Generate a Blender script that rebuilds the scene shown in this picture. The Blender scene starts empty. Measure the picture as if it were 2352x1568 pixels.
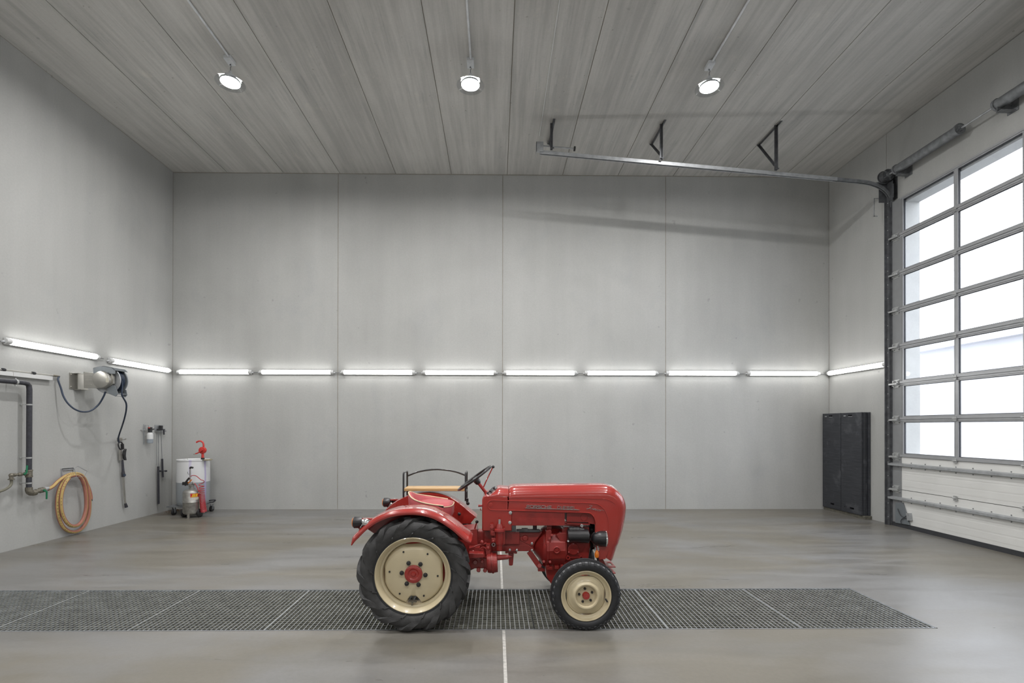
import bpy, bmesh, math, random
from math import sin, cos, pi, radians
from mathutils import Vector, Matrix

random.seed(7)
sc = bpy.context.scene
COL = sc.collection
V = Vector

# ------------------------------------------------------------------ camera
W_, H_ = 2352.0, 1568.0
F_ = 1100.0
PX, PY = 1152.2, 976.43
YAW, PITCH, ROLL, CAM_H = .0119, .0038, -.0014, 1.78
_r = V((cos(YAW), -sin(YAW), 0)); _f = V((sin(YAW), cos(YAW), 0)); _u = V((0, 0, 1))
_f2 = cos(PITCH) * _f + sin(PITCH) * _u
_u2 = -sin(PITCH) * _f + cos(PITCH) * _u
_r3 = cos(ROLL) * _r - sin(ROLL) * _u2
_u3 = sin(ROLL) * _r + cos(ROLL) * _u2
CAM = V((0, 0, CAM_H))
cd = bpy.data.cameras.new('camera')
cd.sensor_width = 36.0
cd.sensor_fit = 'HORIZONTAL'
cd.lens = 36.0 * F_ / W_
cd.shift_x = (W_ / 2 - PX) / W_
cd.shift_y = (PY - H_ / 2) / W_
cd.clip_start = .05
cam = bpy.data.objects.new('camera', cd)
COL.objects.link(cam)
cam.matrix_world = Matrix(((_r3.x, _u3.x, -_f2.x, 0), (_r3.y, _u3.y, -_f2.y, 0),
                           (_r3.z, _u3.z, -_f2.z, CAM_H), (0, 0, 0, 1)))
sc.camera = cam

# ------------------------------------------------------------------ daylight and exposure
world = bpy.data.worlds.new('overcast_sky')
sc.world = world
world.use_nodes = True
_bg = world.node_tree.nodes['Background']
_bg.inputs[0].default_value = (.93, .96, 1.0, 1)
_bg.inputs[1].default_value = 5.0
sc.view_settings.view_transform = 'Standard'
sc.view_settings.look = 'None'
sc.view_settings.gamma = 1
sc.view_settings.use_curve_mapping = False
sc.view_settings.exposure = 0.2
TUBE_L = 12.0        # radiance of the wall tube diffusers
LAMP_L = 600.0       # radiance of the round ceiling lamps
sc.cycles.max_bounces = 8
sc.cycles.diffuse_bounces = 4
sc.cycles.sample_clamp_indirect = 8.0

# ------------------------------------------------------------------ room size (metres)
XL, XR, YB, YF, HC = -6.971, 7.295, 10.403, -3.7, 7.277


def ray(px, py):
    return _f2 + _r3 * ((px - PX) / F_) - _u3 * ((py - PY) / F_)


def on(ax, px, py, val):
    """the world point on the plane (axis = val) that lies on the sight line through a photo pixel"""
    d = ray(px, py)
    return CAM + d * ((val - CAM[ax]) / d[ax])


def pY(p, Y): return on(1, p[0], p[1], Y)
def pL(px, py, d=0): return on(0, px, py, XL + d)
def pR(px, py, d=0): return on(0, px, py, XR - d)
def pB(px, py, d=0): return on(1, px, py, YB - d)


# ------------------------------------------------------------------ mesh builder
class MB:
    def __init__(s): s.v = []; s.f = []

    def add(s, vs, fs):
        n = len(s.v)
        s.v += [V(p) for p in vs]
        s.f += [tuple(i + n for i in f) for f in fs]
        return s

    def box2(s, lo, hi):
        (a, b, c), (d, e, f) = lo, hi
        return s.add([(a, b, c), (d, b, c), (d, e, c), (a, e, c), (a, b, f), (d, b, f), (d, e, f), (a, e, f)],
                     [(0, 3, 2, 1), (4, 5, 6, 7), (0, 1, 5, 4), (1, 2, 6, 5), (2, 3, 7, 6), (3, 0, 4, 7)])

    def box(s, c, d):
        return s.box2([c[i] - d[i] / 2 for i in range(3)], [c[i] + d[i] / 2 for i in range(3)])

    def bar(s, p0, p1, w, h, up=(0, 0, 1)):
        """box along p0-p1, w wide across, h high towards up"""
        p0, p1 = V(p0), V(p1)
        d = (p1 - p0).normalized()
        side = d.cross(V(up))
        if side.length < 1e-4: side = d.cross(V((0, 1, 0)))
        side.normalize()
        u = side.cross(d).normalized()
        vs = []
        for p in (p0, p1):
            for a, b in ((-1, -1), (1, -1), (1, 1), (-1, 1)):
                vs.append(p + side * (a * w / 2) + u * (b * h / 2))
        return s.add(vs, [(0, 1, 2, 3), (7, 6, 5, 4), (0, 4, 5, 1), (1, 5, 6, 2), (2, 6, 7, 3), (3, 7, 4, 0)])

    def rings(s, rows, closed_u=True, closed_v=False, caps=True):
        n = len(rows[0]); m = len(rows); base = len(s.v)
        for r in rows: s.v += [V(p) for p in r]
        for i in range(m if closed_v else m - 1):
            for j in range(n if closed_u else n - 1):
                a = base + i * n + j; b = base + i * n + (j + 1) % n
                i2 = (i + 1) % m
                s.f.append((a, b, base + i2 * n + (j + 1) % n, base + i2 * n + j))
        if caps and closed_u and not closed_v:
            s.f.append(tuple(base + j for j in reversed(range(n))))
            s.f.append(tuple(base + (m - 1) * n + j for j in range(n)))
        return s

    def lathe(s, prof, o, axis, n=32, caps=True, closed=False, a0=0.0, a1=None):
        """prof: (distance along axis, radius)"""
        ax = V(axis).normalized(); o = V(o)
        e1 = ax.orthogonal().normalized() if abs(ax.z) > .9 else ax.cross(V((0, 0, 1))).normalized()
        e2 = ax.cross(e1)
        full = a1 is None
        k = n if full else n + 1
        rng = 2 * pi if full else a1 - a0
        rows = []
        for t, r in prof:
            rows.append([o + ax * t + (e1 * cos(a0 + rng * j / n) + e2 * sin(a0 + rng * j / n)) * max(r, 1e-5) for j in range(k)])
        return s.rings(rows, closed_u=full, closed_v=closed, caps=caps and not closed)

    def cyl(s, p0, p1, r, r1=None, n=20):
        p0, p1 = V(p0), V(p1)
        return s.lathe([(0, r), ((p1 - p0).length, r if r1 is None else r1)], p0, p1 - p0, n)

    def sphere(s, c, r, sc_=(1, 1, 1), n=20, m=12):
        rows = []
        for i in range(m + 1):
            t = pi * i / m
            rr = max(sin(t), 1e-4)
            rows.append([V(c) + V((r * sc_[0] * rr * cos(2 * pi * j / n), r * sc_[1] * rr * sin(2 * pi * j / n), r * sc_[2] * cos(t))) for j in range(n)])
        return s.rings(rows)

    def tube(s, pts, r, n=10, closed=False, flat=None):
        pts = [V(p) for p in pts]
        m = len(pts)
        tang = []
        for i in range(m):
            a = pts[(i - 1) % m] if closed or i > 0 else pts[i]
            b = pts[(i + 1) % m] if closed or i < m - 1 else pts[i]
            tang.append((b - a).normalized())
        nrm = tang[0].orthogonal().normalized()
        if abs(tang[0].z) < .95: nrm = (V((0, 0, 1)) - tang[0] * tang[0].z).normalized()
        rows = []
        for i in range(m):
            nrm = (nrm - tang[i] * nrm.dot(tang[i]))
            nrm = nrm.normalized() if nrm.length > 1e-6 else tang[i].orthogonal().normalized()
            b = tang[i].cross(nrm)
            rr = r[i] if isinstance(r, (list, tuple)) else r
            rows.append([pts[i] + (nrm * cos(2 * pi * j / n) + b * sin(2 * pi * j / n)) * rr for j in range(n)])
        return s.rings(rows, closed_v=closed)

    def prism(s, poly, vec):
        vec = V(vec); n = len(poly)
        vs = [V(p) for p in poly] + [V(p) + vec for p in poly]
        fs = [tuple(range(n)), tuple(reversed(range(n, 2 * n)))]
        fs += [(i, n + i, n + (i + 1) % n, (i + 1) % n) for i in range(n)]
        return s.add(vs, fs)

    def slab(s, ax, lo, hi, a, b, holes=()):
        """flat slab between ax = lo and ax = hi over the rectangle a x b (the two other axes), with rectangular holes"""
        o = [i for i in range(3) if i != ax]
        ca = sorted({a[0], a[1]} | {h[0] for h in holes} | {h[1] for h in holes})
        cb = sorted({b[0], b[1]} | {h[2] for h in holes} | {h[3] for h in holes})
        ca = [x for x in ca if a[0] <= x <= a[1]]; cb = [x for x in cb if b[0] <= x <= b[1]]

        def solid(i, j):
            if not (0 <= i < len(ca) - 1 and 0 <= j < len(cb) - 1): return False
            x, y = (ca[i] + ca[i + 1]) / 2, (cb[j] + cb[j + 1]) / 2
            return not any(h[0] < x < h[1] and h[2] < y < h[3] for h in holes)

        def pt(x, y, z):
            p = [0, 0, 0]; p[o[0]] = x; p[o[1]] = y; p[ax] = z
            return p
        for i in range(len(ca) - 1):
            for j in range(len(cb) - 1):
                if not solid(i, j): continue
                x0, x1, y0, y1 = ca[i], ca[i + 1], cb[j], cb[j + 1]
                s.add([pt(x0, y0, lo), pt(x1, y0, lo), pt(x1, y1, lo), pt(x0, y1, lo)], [(0, 1, 2, 3)])
                s.add([pt(x0, y0, hi), pt(x1, y0, hi), pt(x1, y1, hi), pt(x0, y1, hi)], [(3, 2, 1, 0)])
                for di, dj, q in ((-1, 0, (x0, y0, x0, y1)), (1, 0, (x1, y0, x1, y1)), (0, -1, (x0, y0, x1, y0)), (0, 1, (x0, y1, x1, y1))):
                    if not solid(i + di, j + dj):
                        s.add([pt(q[0], q[1], lo), pt(q[2], q[3], lo), pt(q[2], q[3], hi), pt(q[0], q[1], hi)], [(0, 1, 2, 3)])
        return s


def wloc(o):
    p = V((0, 0, 0))
    while o is not None:
        p += V(o.location); o = o.parent
    return p


def obj(name, mb, m, parent=None, smooth=38, bevel=0.0, label=None, segs=2):
    vs = mb.v
    if parent is None:
        lo = V([min(p[i] for p in vs) for i in range(3)]); hi = V([max(p[i] for p in vs) for i in range(3)])
        off = V(((lo.x + hi.x) / 2, (lo.y + hi.y) / 2, lo.z))
    else:
        off = wloc(parent)
    me = bpy.data.meshes.new(name)
    me.from_pydata([p - off for p in vs], [], mb.f)
    bm = bmesh.new(); bm.from_mesh(me)
    bmesh.ops.remove_doubles(bm, verts=bm.verts, dist=1e-5)
    bmesh.ops.recalc_face_normals(bm, faces=bm.faces)
    bm.to_mesh(me); bm.free()
    me.materials.append(m)
    if smooth:
        me.shade_smooth()
        me.set_sharp_from_angle(angle=radians(smooth))
    o = bpy.data.objects.new(name, me)
    COL.objects.link(o)
    if parent is None: o.location = off
    else: o.parent = parent
    if bevel:
        b = o.modifiers.new('bevel', 'BEVEL'); b.width = bevel; b.segments = segs
        b.limit_method = 'ANGLE'; b.angle_limit = radians(40)
    if label: o['label'] = label
    return o


def tag(o, label, cat, group=None):
    o['label'] = label; o['category'] = cat
    if group: o['group'] = group
    return o


def thing(name, loc, label, cat, group=None):
    o = bpy.data.objects.new(name, None); COL.objects.link(o)
    o.empty_display_size = .1
    o.location = loc
    return tag(o, label, cat, group)


def part(name, loc, parent):
    """an Empty for a part that is made of sub-parts only"""
    o = bpy.data.objects.new(name, None); COL.objects.link(o)
    o.empty_display_size = .05
    o.parent = parent
    o.location = V(loc) - wloc(parent)
    return o


def struct(name, mb, m, parent=None, **k):
    o = obj(name, mb, m, parent, **k)
    if parent is None: o['kind'] = 'structure'
    return o


def dup(root, loc, rotz=0.0, label=None):
    r = root.copy(); COL.objects.link(r); r.location = loc; r.rotation_euler = (0, 0, rotz)
    if label: r['label'] = label
    for ch in list(root.children):
        c = ch.copy(); COL.objects.link(c); c.parent = r
        for g in list(ch.children):
            d = g.copy(); COL.objects.link(d); d.parent = c
    return r


def spline(pts, n=8, closed=False):
    """Catmull-Rom through the points"""
    P = [V(p) for p in pts]; m = len(P); out = []
    for i in range(m if closed else m - 1):
        p1, p2 = P[i], P[(i + 1) % m]
        p0 = P[(i - 1) % m] if closed or i > 0 else p1 * 2 - p2
        p3 = P[(i + 2) % m] if closed or i < m - 2 else p2 * 2 - p1
        for k in range(n):
            t = k / n
            out.append(.5 * ((2 * p1) + (p2 - p0) * t + (2 * p0 - 5 * p1 + 4 * p2 - p3) * t * t + (3 * p1 - p0 - 3 * p2 + p3) * t ** 3))
    if not closed: out.append(P[-1])
    return out


# ------------------------------------------------------------------ materials
def nodes(name):
    m = bpy.data.materials.new(name); m.use_nodes = True
    nt = m.node_tree
    return m, nt, nt.nodes['Principled BSDF']


def N(nt, t, **k):
    n = nt.nodes.new(t)
    for a, b in k.items():
        if a.startswith('i_'): n.inputs[int(a[2:])].default_value = b
        else: setattr(n, a, b)
    return n


def mixc(nt, fac, a, b, mode='MIX'):
    n = N(nt, 'ShaderNodeMix', data_type='RGBA', blend_type=mode)
    for i, x in ((0, fac), (6, a), (7, b)):
        if hasattr(x, 'is_linked'): nt.links.new(x, n.inputs[i])
        else: n.inputs[i].default_value = x if not isinstance(x, tuple) or len(x) == 4 else (*x, 1)
    return n.outputs[2]


def noise(nt, scale, detail=3.0, vec=None, rough=.5, dist=0.0):
    n = N(nt, 'ShaderNodeTexNoise')
    n.inputs['Scale'].default_value = scale; n.inputs['Detail'].default_value = detail
    n.inputs['Roughness'].default_value = rough; n.inputs['Distortion'].default_value = dist
    if vec is not None: nt.links.new(vec, n.inputs['Vector'])
    return n.outputs['Fac']


def ramp(nt, fac, lo, hi, c0=(0, 0, 0), c1=(1, 1, 1)):
    n = N(nt, 'ShaderNodeValToRGB')
    e = n.color_ramp.elements
    e[0].position, e[1].position = lo, hi
    e[0].color, e[1].color = (*c0, 1), (*c1, 1)
    nt.links.new(fac, n.inputs[0])
    return n.outputs[0]


def mapping(nt, sc_=(1, 1, 1), coord='Position'):
    if coord == 'Position': s = N(nt, 'ShaderNodeNewGeometry').outputs['Position']
    else: s = N(nt, 'ShaderNodeTexCoord').outputs[coord]
    n = N(nt, 'ShaderNodeMapping'); n.inputs['Scale'].default_value = sc_
    nt.links.new(s, n.inputs['Vector'])
    return n.outputs['Vector']


def pm(name, col, rough=.5, metal=0.0, coat=0.0, var=.12, scale=9.0, bump=0.0, bscale=60.0, dark=None, spec=.5):
    """a plain surface with slight procedural variation in colour and gloss"""
    m, nt, b = nodes(name)
    vec = mapping(nt, (1, 1, 1), 'Object')
    f = noise(nt, scale, 4, vec)
    d = dark or tuple(c * (1 - var) for c in col)
    l = tuple(min(1, c * (1 + var)) for c in col)
    nt.links.new(mixc(nt, ramp(nt, f, .3, .7), d, l), b.inputs['Base Color'])
    r = N(nt, 'ShaderNodeMapRange'); nt.links.new(f, r.inputs[0])
    r.inputs[3].default_value = rough * .85; r.inputs[4].default_value = min(1, rough * 1.15)
    nt.links.new(r.outputs[0], b.inputs['Roughness'])
    b.inputs['Metallic'].default_value = metal
    b.inputs['Coat Weight'].default_value = coat
    b.inputs['Coat Roughness'].default_value = .05
    b.inputs['Specular IOR Level'].default_value = spec
    if bump:
        bn = N(nt, 'ShaderNodeBump'); bn.inputs['Strength'].default_value = bump; bn.inputs['Distance'].default_value = .01
        nt.links.new(noise(nt, bscale, 3, vec), bn.inputs['Height'])
        nt.links.new(bn.outputs[0], b.inputs['Normal'])
    return m


def emit(name, col, L):
    m, nt, b = nodes(name)
    nt.nodes.remove(b)
    e = N(nt, 'ShaderNodeEmission'); e.inputs[0].default_value = (*col, 1); e.inputs[1].default_value = L
    nt.links.new(e.outputs[0], nt.nodes['Material Output'].inputs[0])
    return m


def concrete(name, c0, c1, streak, sscale, rough=.75, fine=.06, island=0.0, blotch=.45, smooth_lo=.35, smooth_hi=.65):
    m, nt, b = nodes(name)
    pos = mapping(nt)
    big = noise(nt, blotch, 3, pos, .6, .4)
    col = mixc(nt, ramp(nt, big, .3, .7), c0, c1)
    st = noise(nt, 1.0, 4, mapping(nt, sscale), .6)
    col = mixc(nt, ramp(nt, st, smooth_lo, smooth_hi), mixc(nt, 1.0, col, (1 - streak,) * 3, 'MULTIPLY'), col)
    fn = noise(nt, 34, 5, pos, .7)
    col = mixc(nt, ramp(nt, fn, .35, .65), mixc(nt, 1.0, col, (1 - fine,) * 3, 'MULTIPLY'), col)
    if island:
        # broken darker drag marks, paler laitance patches and small blow holes left by the casting bed
        s2 = noise(nt, 1.0, 6, mapping(nt, (17, .8, 17)), .68, .5)
        msk = ramp(nt, noise(nt, .9, 4, pos, .6), .42, .62)
        mk = N(nt, 'ShaderNodeMath', operation='MULTIPLY'); nt.links.new(ramp(nt, s2, .50, .66), mk.inputs[0]); nt.links.new(msk, mk.inputs[1])
        col = mixc(nt, mk.outputs[0], col, mixc(nt, 1.0, col, (.80, .81, .82), 'MULTIPLY'))
        col = mixc(nt, ramp(nt, noise(nt, 2.6, 6, pos, .75, .3), .60, .70), col, mixc(nt, 1.0, col, (1.10, 1.09, 1.06), 'MULTIPLY'))
        col = mixc(nt, ramp(nt, noise(nt, 14, 2, pos), .73, .76), col, mixc(nt, 1.0, col, (.72, .71, .68), 'MULTIPLY'))
    else:
        col = mixc(nt, ramp(nt, noise(nt, 1.6, 6, mapping(nt, (1, 1, .6)), .7, .5), .55, .75), col, mixc(nt, 1.0, col, (.94, .95, .965), 'MULTIPLY'))
    sp = noise(nt, 5.5, 2, pos, .5)
    col = mixc(nt, ramp(nt, sp, .74, .78), col, mixc(nt, 1.0, col, (.8,) * 3, 'MULTIPLY'))
    if island:
        rn = N(nt, 'ShaderNodeNewGeometry').outputs['Random Per Island']
        col = mixc(nt, rn, mixc(nt, 1.0, col, (1 - island,) * 3, 'MULTIPLY'), col)
    nt.links.new(col, b.inputs['Base Color'])
    b.inputs['Roughness'].default_value = rough
    bn = N(nt, 'ShaderNodeBump'); bn.inputs['Strength'].default_value = .12; bn.inputs['Distance'].default_value = .01
    nt.links.new(fn, bn.inputs['Height']); nt.links.new(bn.outputs[0], b.inputs['Normal'])
    return m


def floor_mat():
    m, nt, b = nodes('power_floated_concrete')
    pos = mapping(nt)
    a = noise(nt, .32, 4, mapping(nt, (1, 1.9, 1)), .55, .6)
    warm, cool = (.168, .156, .131), (.190, .189, .187)
    col = mixc(nt, ramp(nt, a, .42, .6), warm, cool)
    sm = noise(nt, 1.0, 5, mapping(nt, (.55, 3.2, 1)), .62, .8)
    col = mixc(nt, ramp(nt, sm, .3, .72), mixc(nt, 1.0, col, (.80, .79, .77), 'MULTIPLY'), mixc(nt, 1.0, col, (1.12, 1.12, 1.12), 'MULTIPLY'))
    fn = noise(nt, 26, 6, pos, .7)
    col = mixc(nt, ramp(nt, fn, .3, .7), mixc(nt, 1.0, col, (.9, .9, .9), 'MULTIPLY'), col)
    # dark drips and pits
    pit = noise(nt, 19.0, 2, pos, .5)
    col = mixc(nt, ramp(nt, pit, .76, .79), col, mixc(nt, 1.0, col, (.7, .7, .7), 'MULTIPLY'))
    # brown dirt washed into the far left corner
    vm = N(nt, 'ShaderNodeVectorMath', operation='DISTANCE'); nt.links.new(pos, vm.inputs[0]); vm.inputs[1].default_value = (-6.55, 10.1, 0)
    ad = N(nt, 'ShaderNodeMath', operation='MULTIPLY_ADD'); nt.links.new(noise(nt, 3.0, 4, pos, .6), ad.inputs[0])
    ad.inputs[1].default_value = .9; nt.links.new(vm.outputs['Value'], ad.inputs[2])
    col = mixc(nt, ramp(nt, ad.outputs[0], .7, 1.15, (1, 1, 1), (0, 0, 0)), col, (.09, .07, .045))
    nt.links.new(col, b.inputs['Base Color'])
    nt.links.new(ramp(nt, sm, .25, .75, (.24,) * 3, (.46,) * 3), b.inputs['Roughness'])
    bn = N(nt, 'ShaderNodeBump'); bn.inputs['Strength'].default_value = .08; bn.inputs['Distance'].default_value = .01
    nt.links.new(fn, bn.inputs['Height']); nt.links.new(bn.outputs[0], b.inputs['Normal'])
    return m


def glass_mat(name, tint, gloss=.08):
    """clear sheet: light goes straight through, Fresnel reflection on top"""
    m, nt, b = nodes(name)
    nt.nodes.remove(b)
    t = N(nt, 'ShaderNodeBsdfTransparent'); t.inputs[0].default_value = (*tint, 1)
    g = N(nt, 'ShaderNodeBsdfGlossy'); g.inputs['Roughness'].default_value = .02
    lw = N(nt, 'ShaderNodeLayerWeight')
    pw = N(nt, 'ShaderNodeMath', operation='POWER'); nt.links.new(lw.outputs['Facing'], pw.inputs[0]); pw.inputs[1].default_value = 5
    fr = N(nt, 'ShaderNodeMath', operation='MULTIPLY_ADD'); nt.links.new(pw.outputs[0], fr.inputs[0]); fr.inputs[1].default_value = .9; fr.inputs[2].default_value = .035
    mx = N(nt, 'ShaderNodeMixShader')
    nt.links.new(fr.outputs[0], mx.inputs[0]); nt.links.new(t.outputs[0], mx.inputs[1]); nt.links.new(g.outputs[0], mx.inputs[2])
    nt.links.new(mx.outputs[0], nt.nodes['Material Output'].inputs[0])
    return m


M = {
    'wall': concrete('precast_concrete', (.385, .39, .378), (.45, .455, .445), .07, (2.2, 2.2, .16)),
    'ceil': concrete('hollow_core_slab', (.50, .495, .47), (.58, .575, .55), .19, (9.0, .42, 9.0), island=.10, smooth_lo=.38, smooth_hi=.62),
    'joint': pm('joint_sealant', (.30, .285, .25), .9),
    'floor': floor_mat(),
    'pit': pm('wet_concrete', (.10, .10, .085), .8),
    'line': pm('worn_white_paint', (.42, .41, .385), .6, var=.25, scale=30),
    'galv': pm('galvanised_steel', (.40, .415, .43), .42, .5, var=.15, scale=14),
    'galvd': pm('dull_galvanised_steel', (.20, .21, .22), .5, .45, var=.25, scale=14),
    'grate': pm('grating_steel', (.40, .42, .43), .45, .75, var=.2, scale=6),
    'grated': pm('dirty_grating_steel', (.19, .19, .16), .65, .2, var=.35, scale=20),
    'steeld': pm('dark_galvanised_steel', (.115, .12, .128), .45, .5, var=.25, scale=14),
    'clear': glass_mat('clear_reflector', (.86, .87, .88)),
    'alu': pm('anodised_aluminium', (.40, .41, .425), .35, .4, var=.05),
    'doorgrey': pm('grey_door_edge', (.25, .258, .265), .45, .2, var=.05),
    'white': pm('white_door_sheet', (.66, .665, .65), .45, var=.03, scale=3),
    'whitep': pm('white_plastic', (.62, .63, .63), .4, var=.04),
    'seal': pm('rubber_seal', (.035, .037, .042), .7),
    'black': pm('black_plastic', (.012, .012, .014), .35, coat=.3),
    'blackm': pm('black_painted_tube', (.014, .014, .016), .3, coat=.4),
    'rubber': pm('tyre_rubber', (.040, .040, .041), .62, var=.3, scale=16, bump=.15, bscale=90),
    'rubber2': pm('dark_tyre_rubber', (.017, .018, .021), .55, var=.25, scale=16, bump=.15, bscale=90),
    'rubber3': pm('worn_tread_rubber', (.11, .112, .118), .7, var=.25, scale=30),
    'red': pm('red_enamel', (.325, .024, .018), .26, coat=.8, var=.05, scale=4),
    'redm': pm('red_painted_casting', (.255, .019, .016), .40, coat=.35, var=.16, scale=12, bump=.08, bscale=120),
    'cream': pm('cream_enamel', (.57, .49, .325), .32, coat=.5, var=.05, scale=6),
    'chrome': pm('chrome', (.75, .75, .76), .12, 1.0, var=.03),
    'zinc': pm('zinc_bolt', (.48, .49, .49), .35, .6),
    'seatred': pm('red_leatherette', (.43, .075, .085), .42, var=.08, bump=.06),
    'piping': pm('cream_piping', (.66, .52, .34), .5),
    'wood': None,
    'amber': pm('amber_lens', (.75, .20, .015), .2, coat=.8),
    'lens': pm('headlamp_lens', (.62, .68, .74), .1, .3, coat=1),
    'stain': pm('stainless_steel', (.44, .43, .40), .34, .85, var=.1, scale=5),
    'reelgrey': pm('grey_reel_guard', (.17, .19, .205), .45, .2, var=.06),
    'hoseblue': pm('blue_black_hose', (.020, .034, .062), .45),
    'pipe': pm('dark_grey_pipe', (.036, .037, .046), .42, var=.3, scale=30),
    'brass': pm('weathered_brass', (.20, .185, .15), .5, .6, var=.3, scale=40),
    'green': pm('green_handle', (.012, .16, .075), .4),
    'orange': pm('orange_red_hose', (.35, .145, .105), .55, var=.1),
    'yellow': pm('yellow_hose_stripe', (.46, .33, .12), .55, var=.08),
    'grhose': pm('grey_hose', (.15, .145, .11), .5),
    'mat': None,
    'dpe': None,
    'purple': pm('purple_stain', (.30, .24, .50), .4),
    'liquid': pm('grey_liquid', (.25, .28, .31), .35),
    'dred': pm('red_hand_pump', (.52, .035, .028), .4, coat=.3),
    'darkcoil': pm('red_coil_hose', (.40, .035, .045), .4, coat=.3),
    'steel': pm('worn_steel_tank', (.34, .335, .315), .42, .75, var=.22, scale=16),
    'tan': pm('dusty_rag', (.25, .225, .15), .9),
    'stickred': pm('red_sticker', (.48, .03, .02), .5),
    'stickyel': pm('yellow_print', (.75, .46, .03), .5),
    'paper': pm('faded_paper', (.50, .48, .40), .8),
    'timber': pm('grey_timber', (.11, .105, .085), .85, var=.3, scale=20),
    'litter': pm('dry_leaves', (.13, .08, .045), .9, var=.5, scale=30),
    'asphalt': pm('outside_paving', (.33, .33, .33), .9),
    'tube': emit('tube_diffuser', (1.0, .985, .96), TUBE_L),
    'lamp': emit('lamp_lens', (1.0, .98, .965), LAMP_L),
    'glass': glass_mat('acrylic_pane', (.93, .94, .96)),
    'farwall': pm('pale_cladding', (.40, .405, .43), .8, var=.04, scale=.4),
    'greybox': pm('grey_junction_box', (.62, .64, .66), .5),
}


def special():
    m, nt, b = nodes('varnished_pine')
    f = noise(nt, 1.0, 4, mapping(nt, (2, 34, 60), 'Object'), .6)
    nt.links.new(mixc(nt, ramp(nt, f, .3, .7), (.42, .25, .10), (.60, .40, .19)), b.inputs['Base Color'])
    b.inputs['Roughness'].default_value = .4
    M['wood'] = m
    m, nt, b = nodes('ribbed_black_board')
    pos = mapping(nt, (1, 1, 1), 'Object')
    col = mixc(nt, ramp(nt, noise(nt, 1.0, 3, mapping(nt, (8, 3, 90), 'Object'), .6), .35, .65), (.022, .024, .030), (.042, .045, .053))
    scf = noise(nt, 3.2, 5, pos, .65, .4)
    scn = scf.node; scn.noise_dimensions = '4D'
    rw = N(nt, 'ShaderNodeMath', operation='MULTIPLY'); nt.links.new(N(nt, 'ShaderNodeObjectInfo').outputs['Random'], rw.inputs[0]); rw.inputs[1].default_value = 20
    nt.links.new(rw.outputs[0], scn.inputs['W'])
    col = mixc(nt, ramp(nt, scf, .52, .72), col, (.085, .09, .10))
    nt.links.new(col, b.inputs['Base Color']); b.inputs['Roughness'].default_value = .5
    w = N(nt, 'ShaderNodeTexWave', bands_direction='Z'); w.inputs['Scale'].default_value = 30; nt.links.new(pos, w.inputs['Vector'])
    bn = N(nt, 'ShaderNodeBump'); bn.inputs['Strength'].default_value = .12; bn.inputs['Distance'].default_value = .004
    nt.links.new(w.outputs['Fac'], bn.inputs['Height']); nt.links.new(bn.outputs[0], b.inputs['Normal'])
    M['mat'] = m
    # translucent white drum, the liquid inside shows grey-blue up to its level, purple drips outside
    m, nt, b = nodes('translucent_drum')
    pos = mapping(nt)
    sx = N(nt, 'ShaderNodeSeparateXYZ'); nt.links.new(pos, sx.inputs[0])
    lvl = N(nt, 'ShaderNodeMapRange'); nt.links.new(sx.outputs['Z'], lvl.inputs[0])
    lvl.inputs[1].default_value = .650; lvl.inputs[2].default_value = .658
    col = mixc(nt, lvl.outputs[0], (.27, .295, .315), (.60, .61, .62))
    def drip(x, w, zlo, zhi):
        # x is the angle round the drum axis, 0 facing the room
        dx = N(nt, 'ShaderNodeMath', operation='SUBTRACT'); nt.links.new(sx.outputs['X'], dx.inputs[0]); dx.inputs[1].default_value = -6.24
        dy = N(nt, 'ShaderNodeMath', operation='SUBTRACT'); dy.inputs[0].default_value = 9.96; nt.links.new(sx.outputs['Y'], dy.inputs[1])
        at = N(nt, 'ShaderNodeMath', operation='ARCTAN2'); nt.links.new(dx.outputs[0], at.inputs[0]); nt.links.new(dy.outputs[0], at.inputs[1])
        d = N(nt, 'ShaderNodeMath', operation='SUBTRACT'); nt.links.new(at.outputs[0], d.inputs[0]); d.inputs[1].default_value = x
        wob = N(nt, 'ShaderNodeMath', operation='MULTIPLY_ADD'); nt.links.new(noise(nt, 5, 2, pos), wob.inputs[0]); wob.inputs[1].default_value = .10; nt.links.new(d.outputs[0], wob.inputs[2])
        ab = N(nt, 'ShaderNodeMath', operation='ABSOLUTE'); nt.links.new(wob.outputs[0], ab.inputs[0])
        r = ramp(nt, ab.outputs[0], w * .55, w, (1, 1, 1), (0, 0, 0))
        z = N(nt, 'ShaderNodeMapRange'); nt.links.new(sx.outputs['Z'], z.inputs[0]); z.inputs[1].default_value = zlo; z.inputs[2].default_value = zlo + .1
        mu = N(nt, 'ShaderNodeMath', operation='MULTIPLY'); nt.links.new(r, mu.inputs[0]); nt.links.new(z.outputs[0], mu.inputs[1])
        m2 = N(nt, 'ShaderNodeMath', operation='MULTIPLY'); nt.links.new(mu.outputs[0], m2.inputs[0]); m2.inputs[1].default_value = zhi
        return m2.outputs[0]
    col = mixc(nt, drip(1.36, .085, .1, .75), col, (.36, .31, .55))
    col = mixc(nt, drip(.42, .10, .70, .55), col, (.42, .37, .60))
    nt.links.new(col, b.inputs['Base Color']); b.inputs['Roughness'].default_value = .35
    M['dpe'] = m


special()

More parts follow.
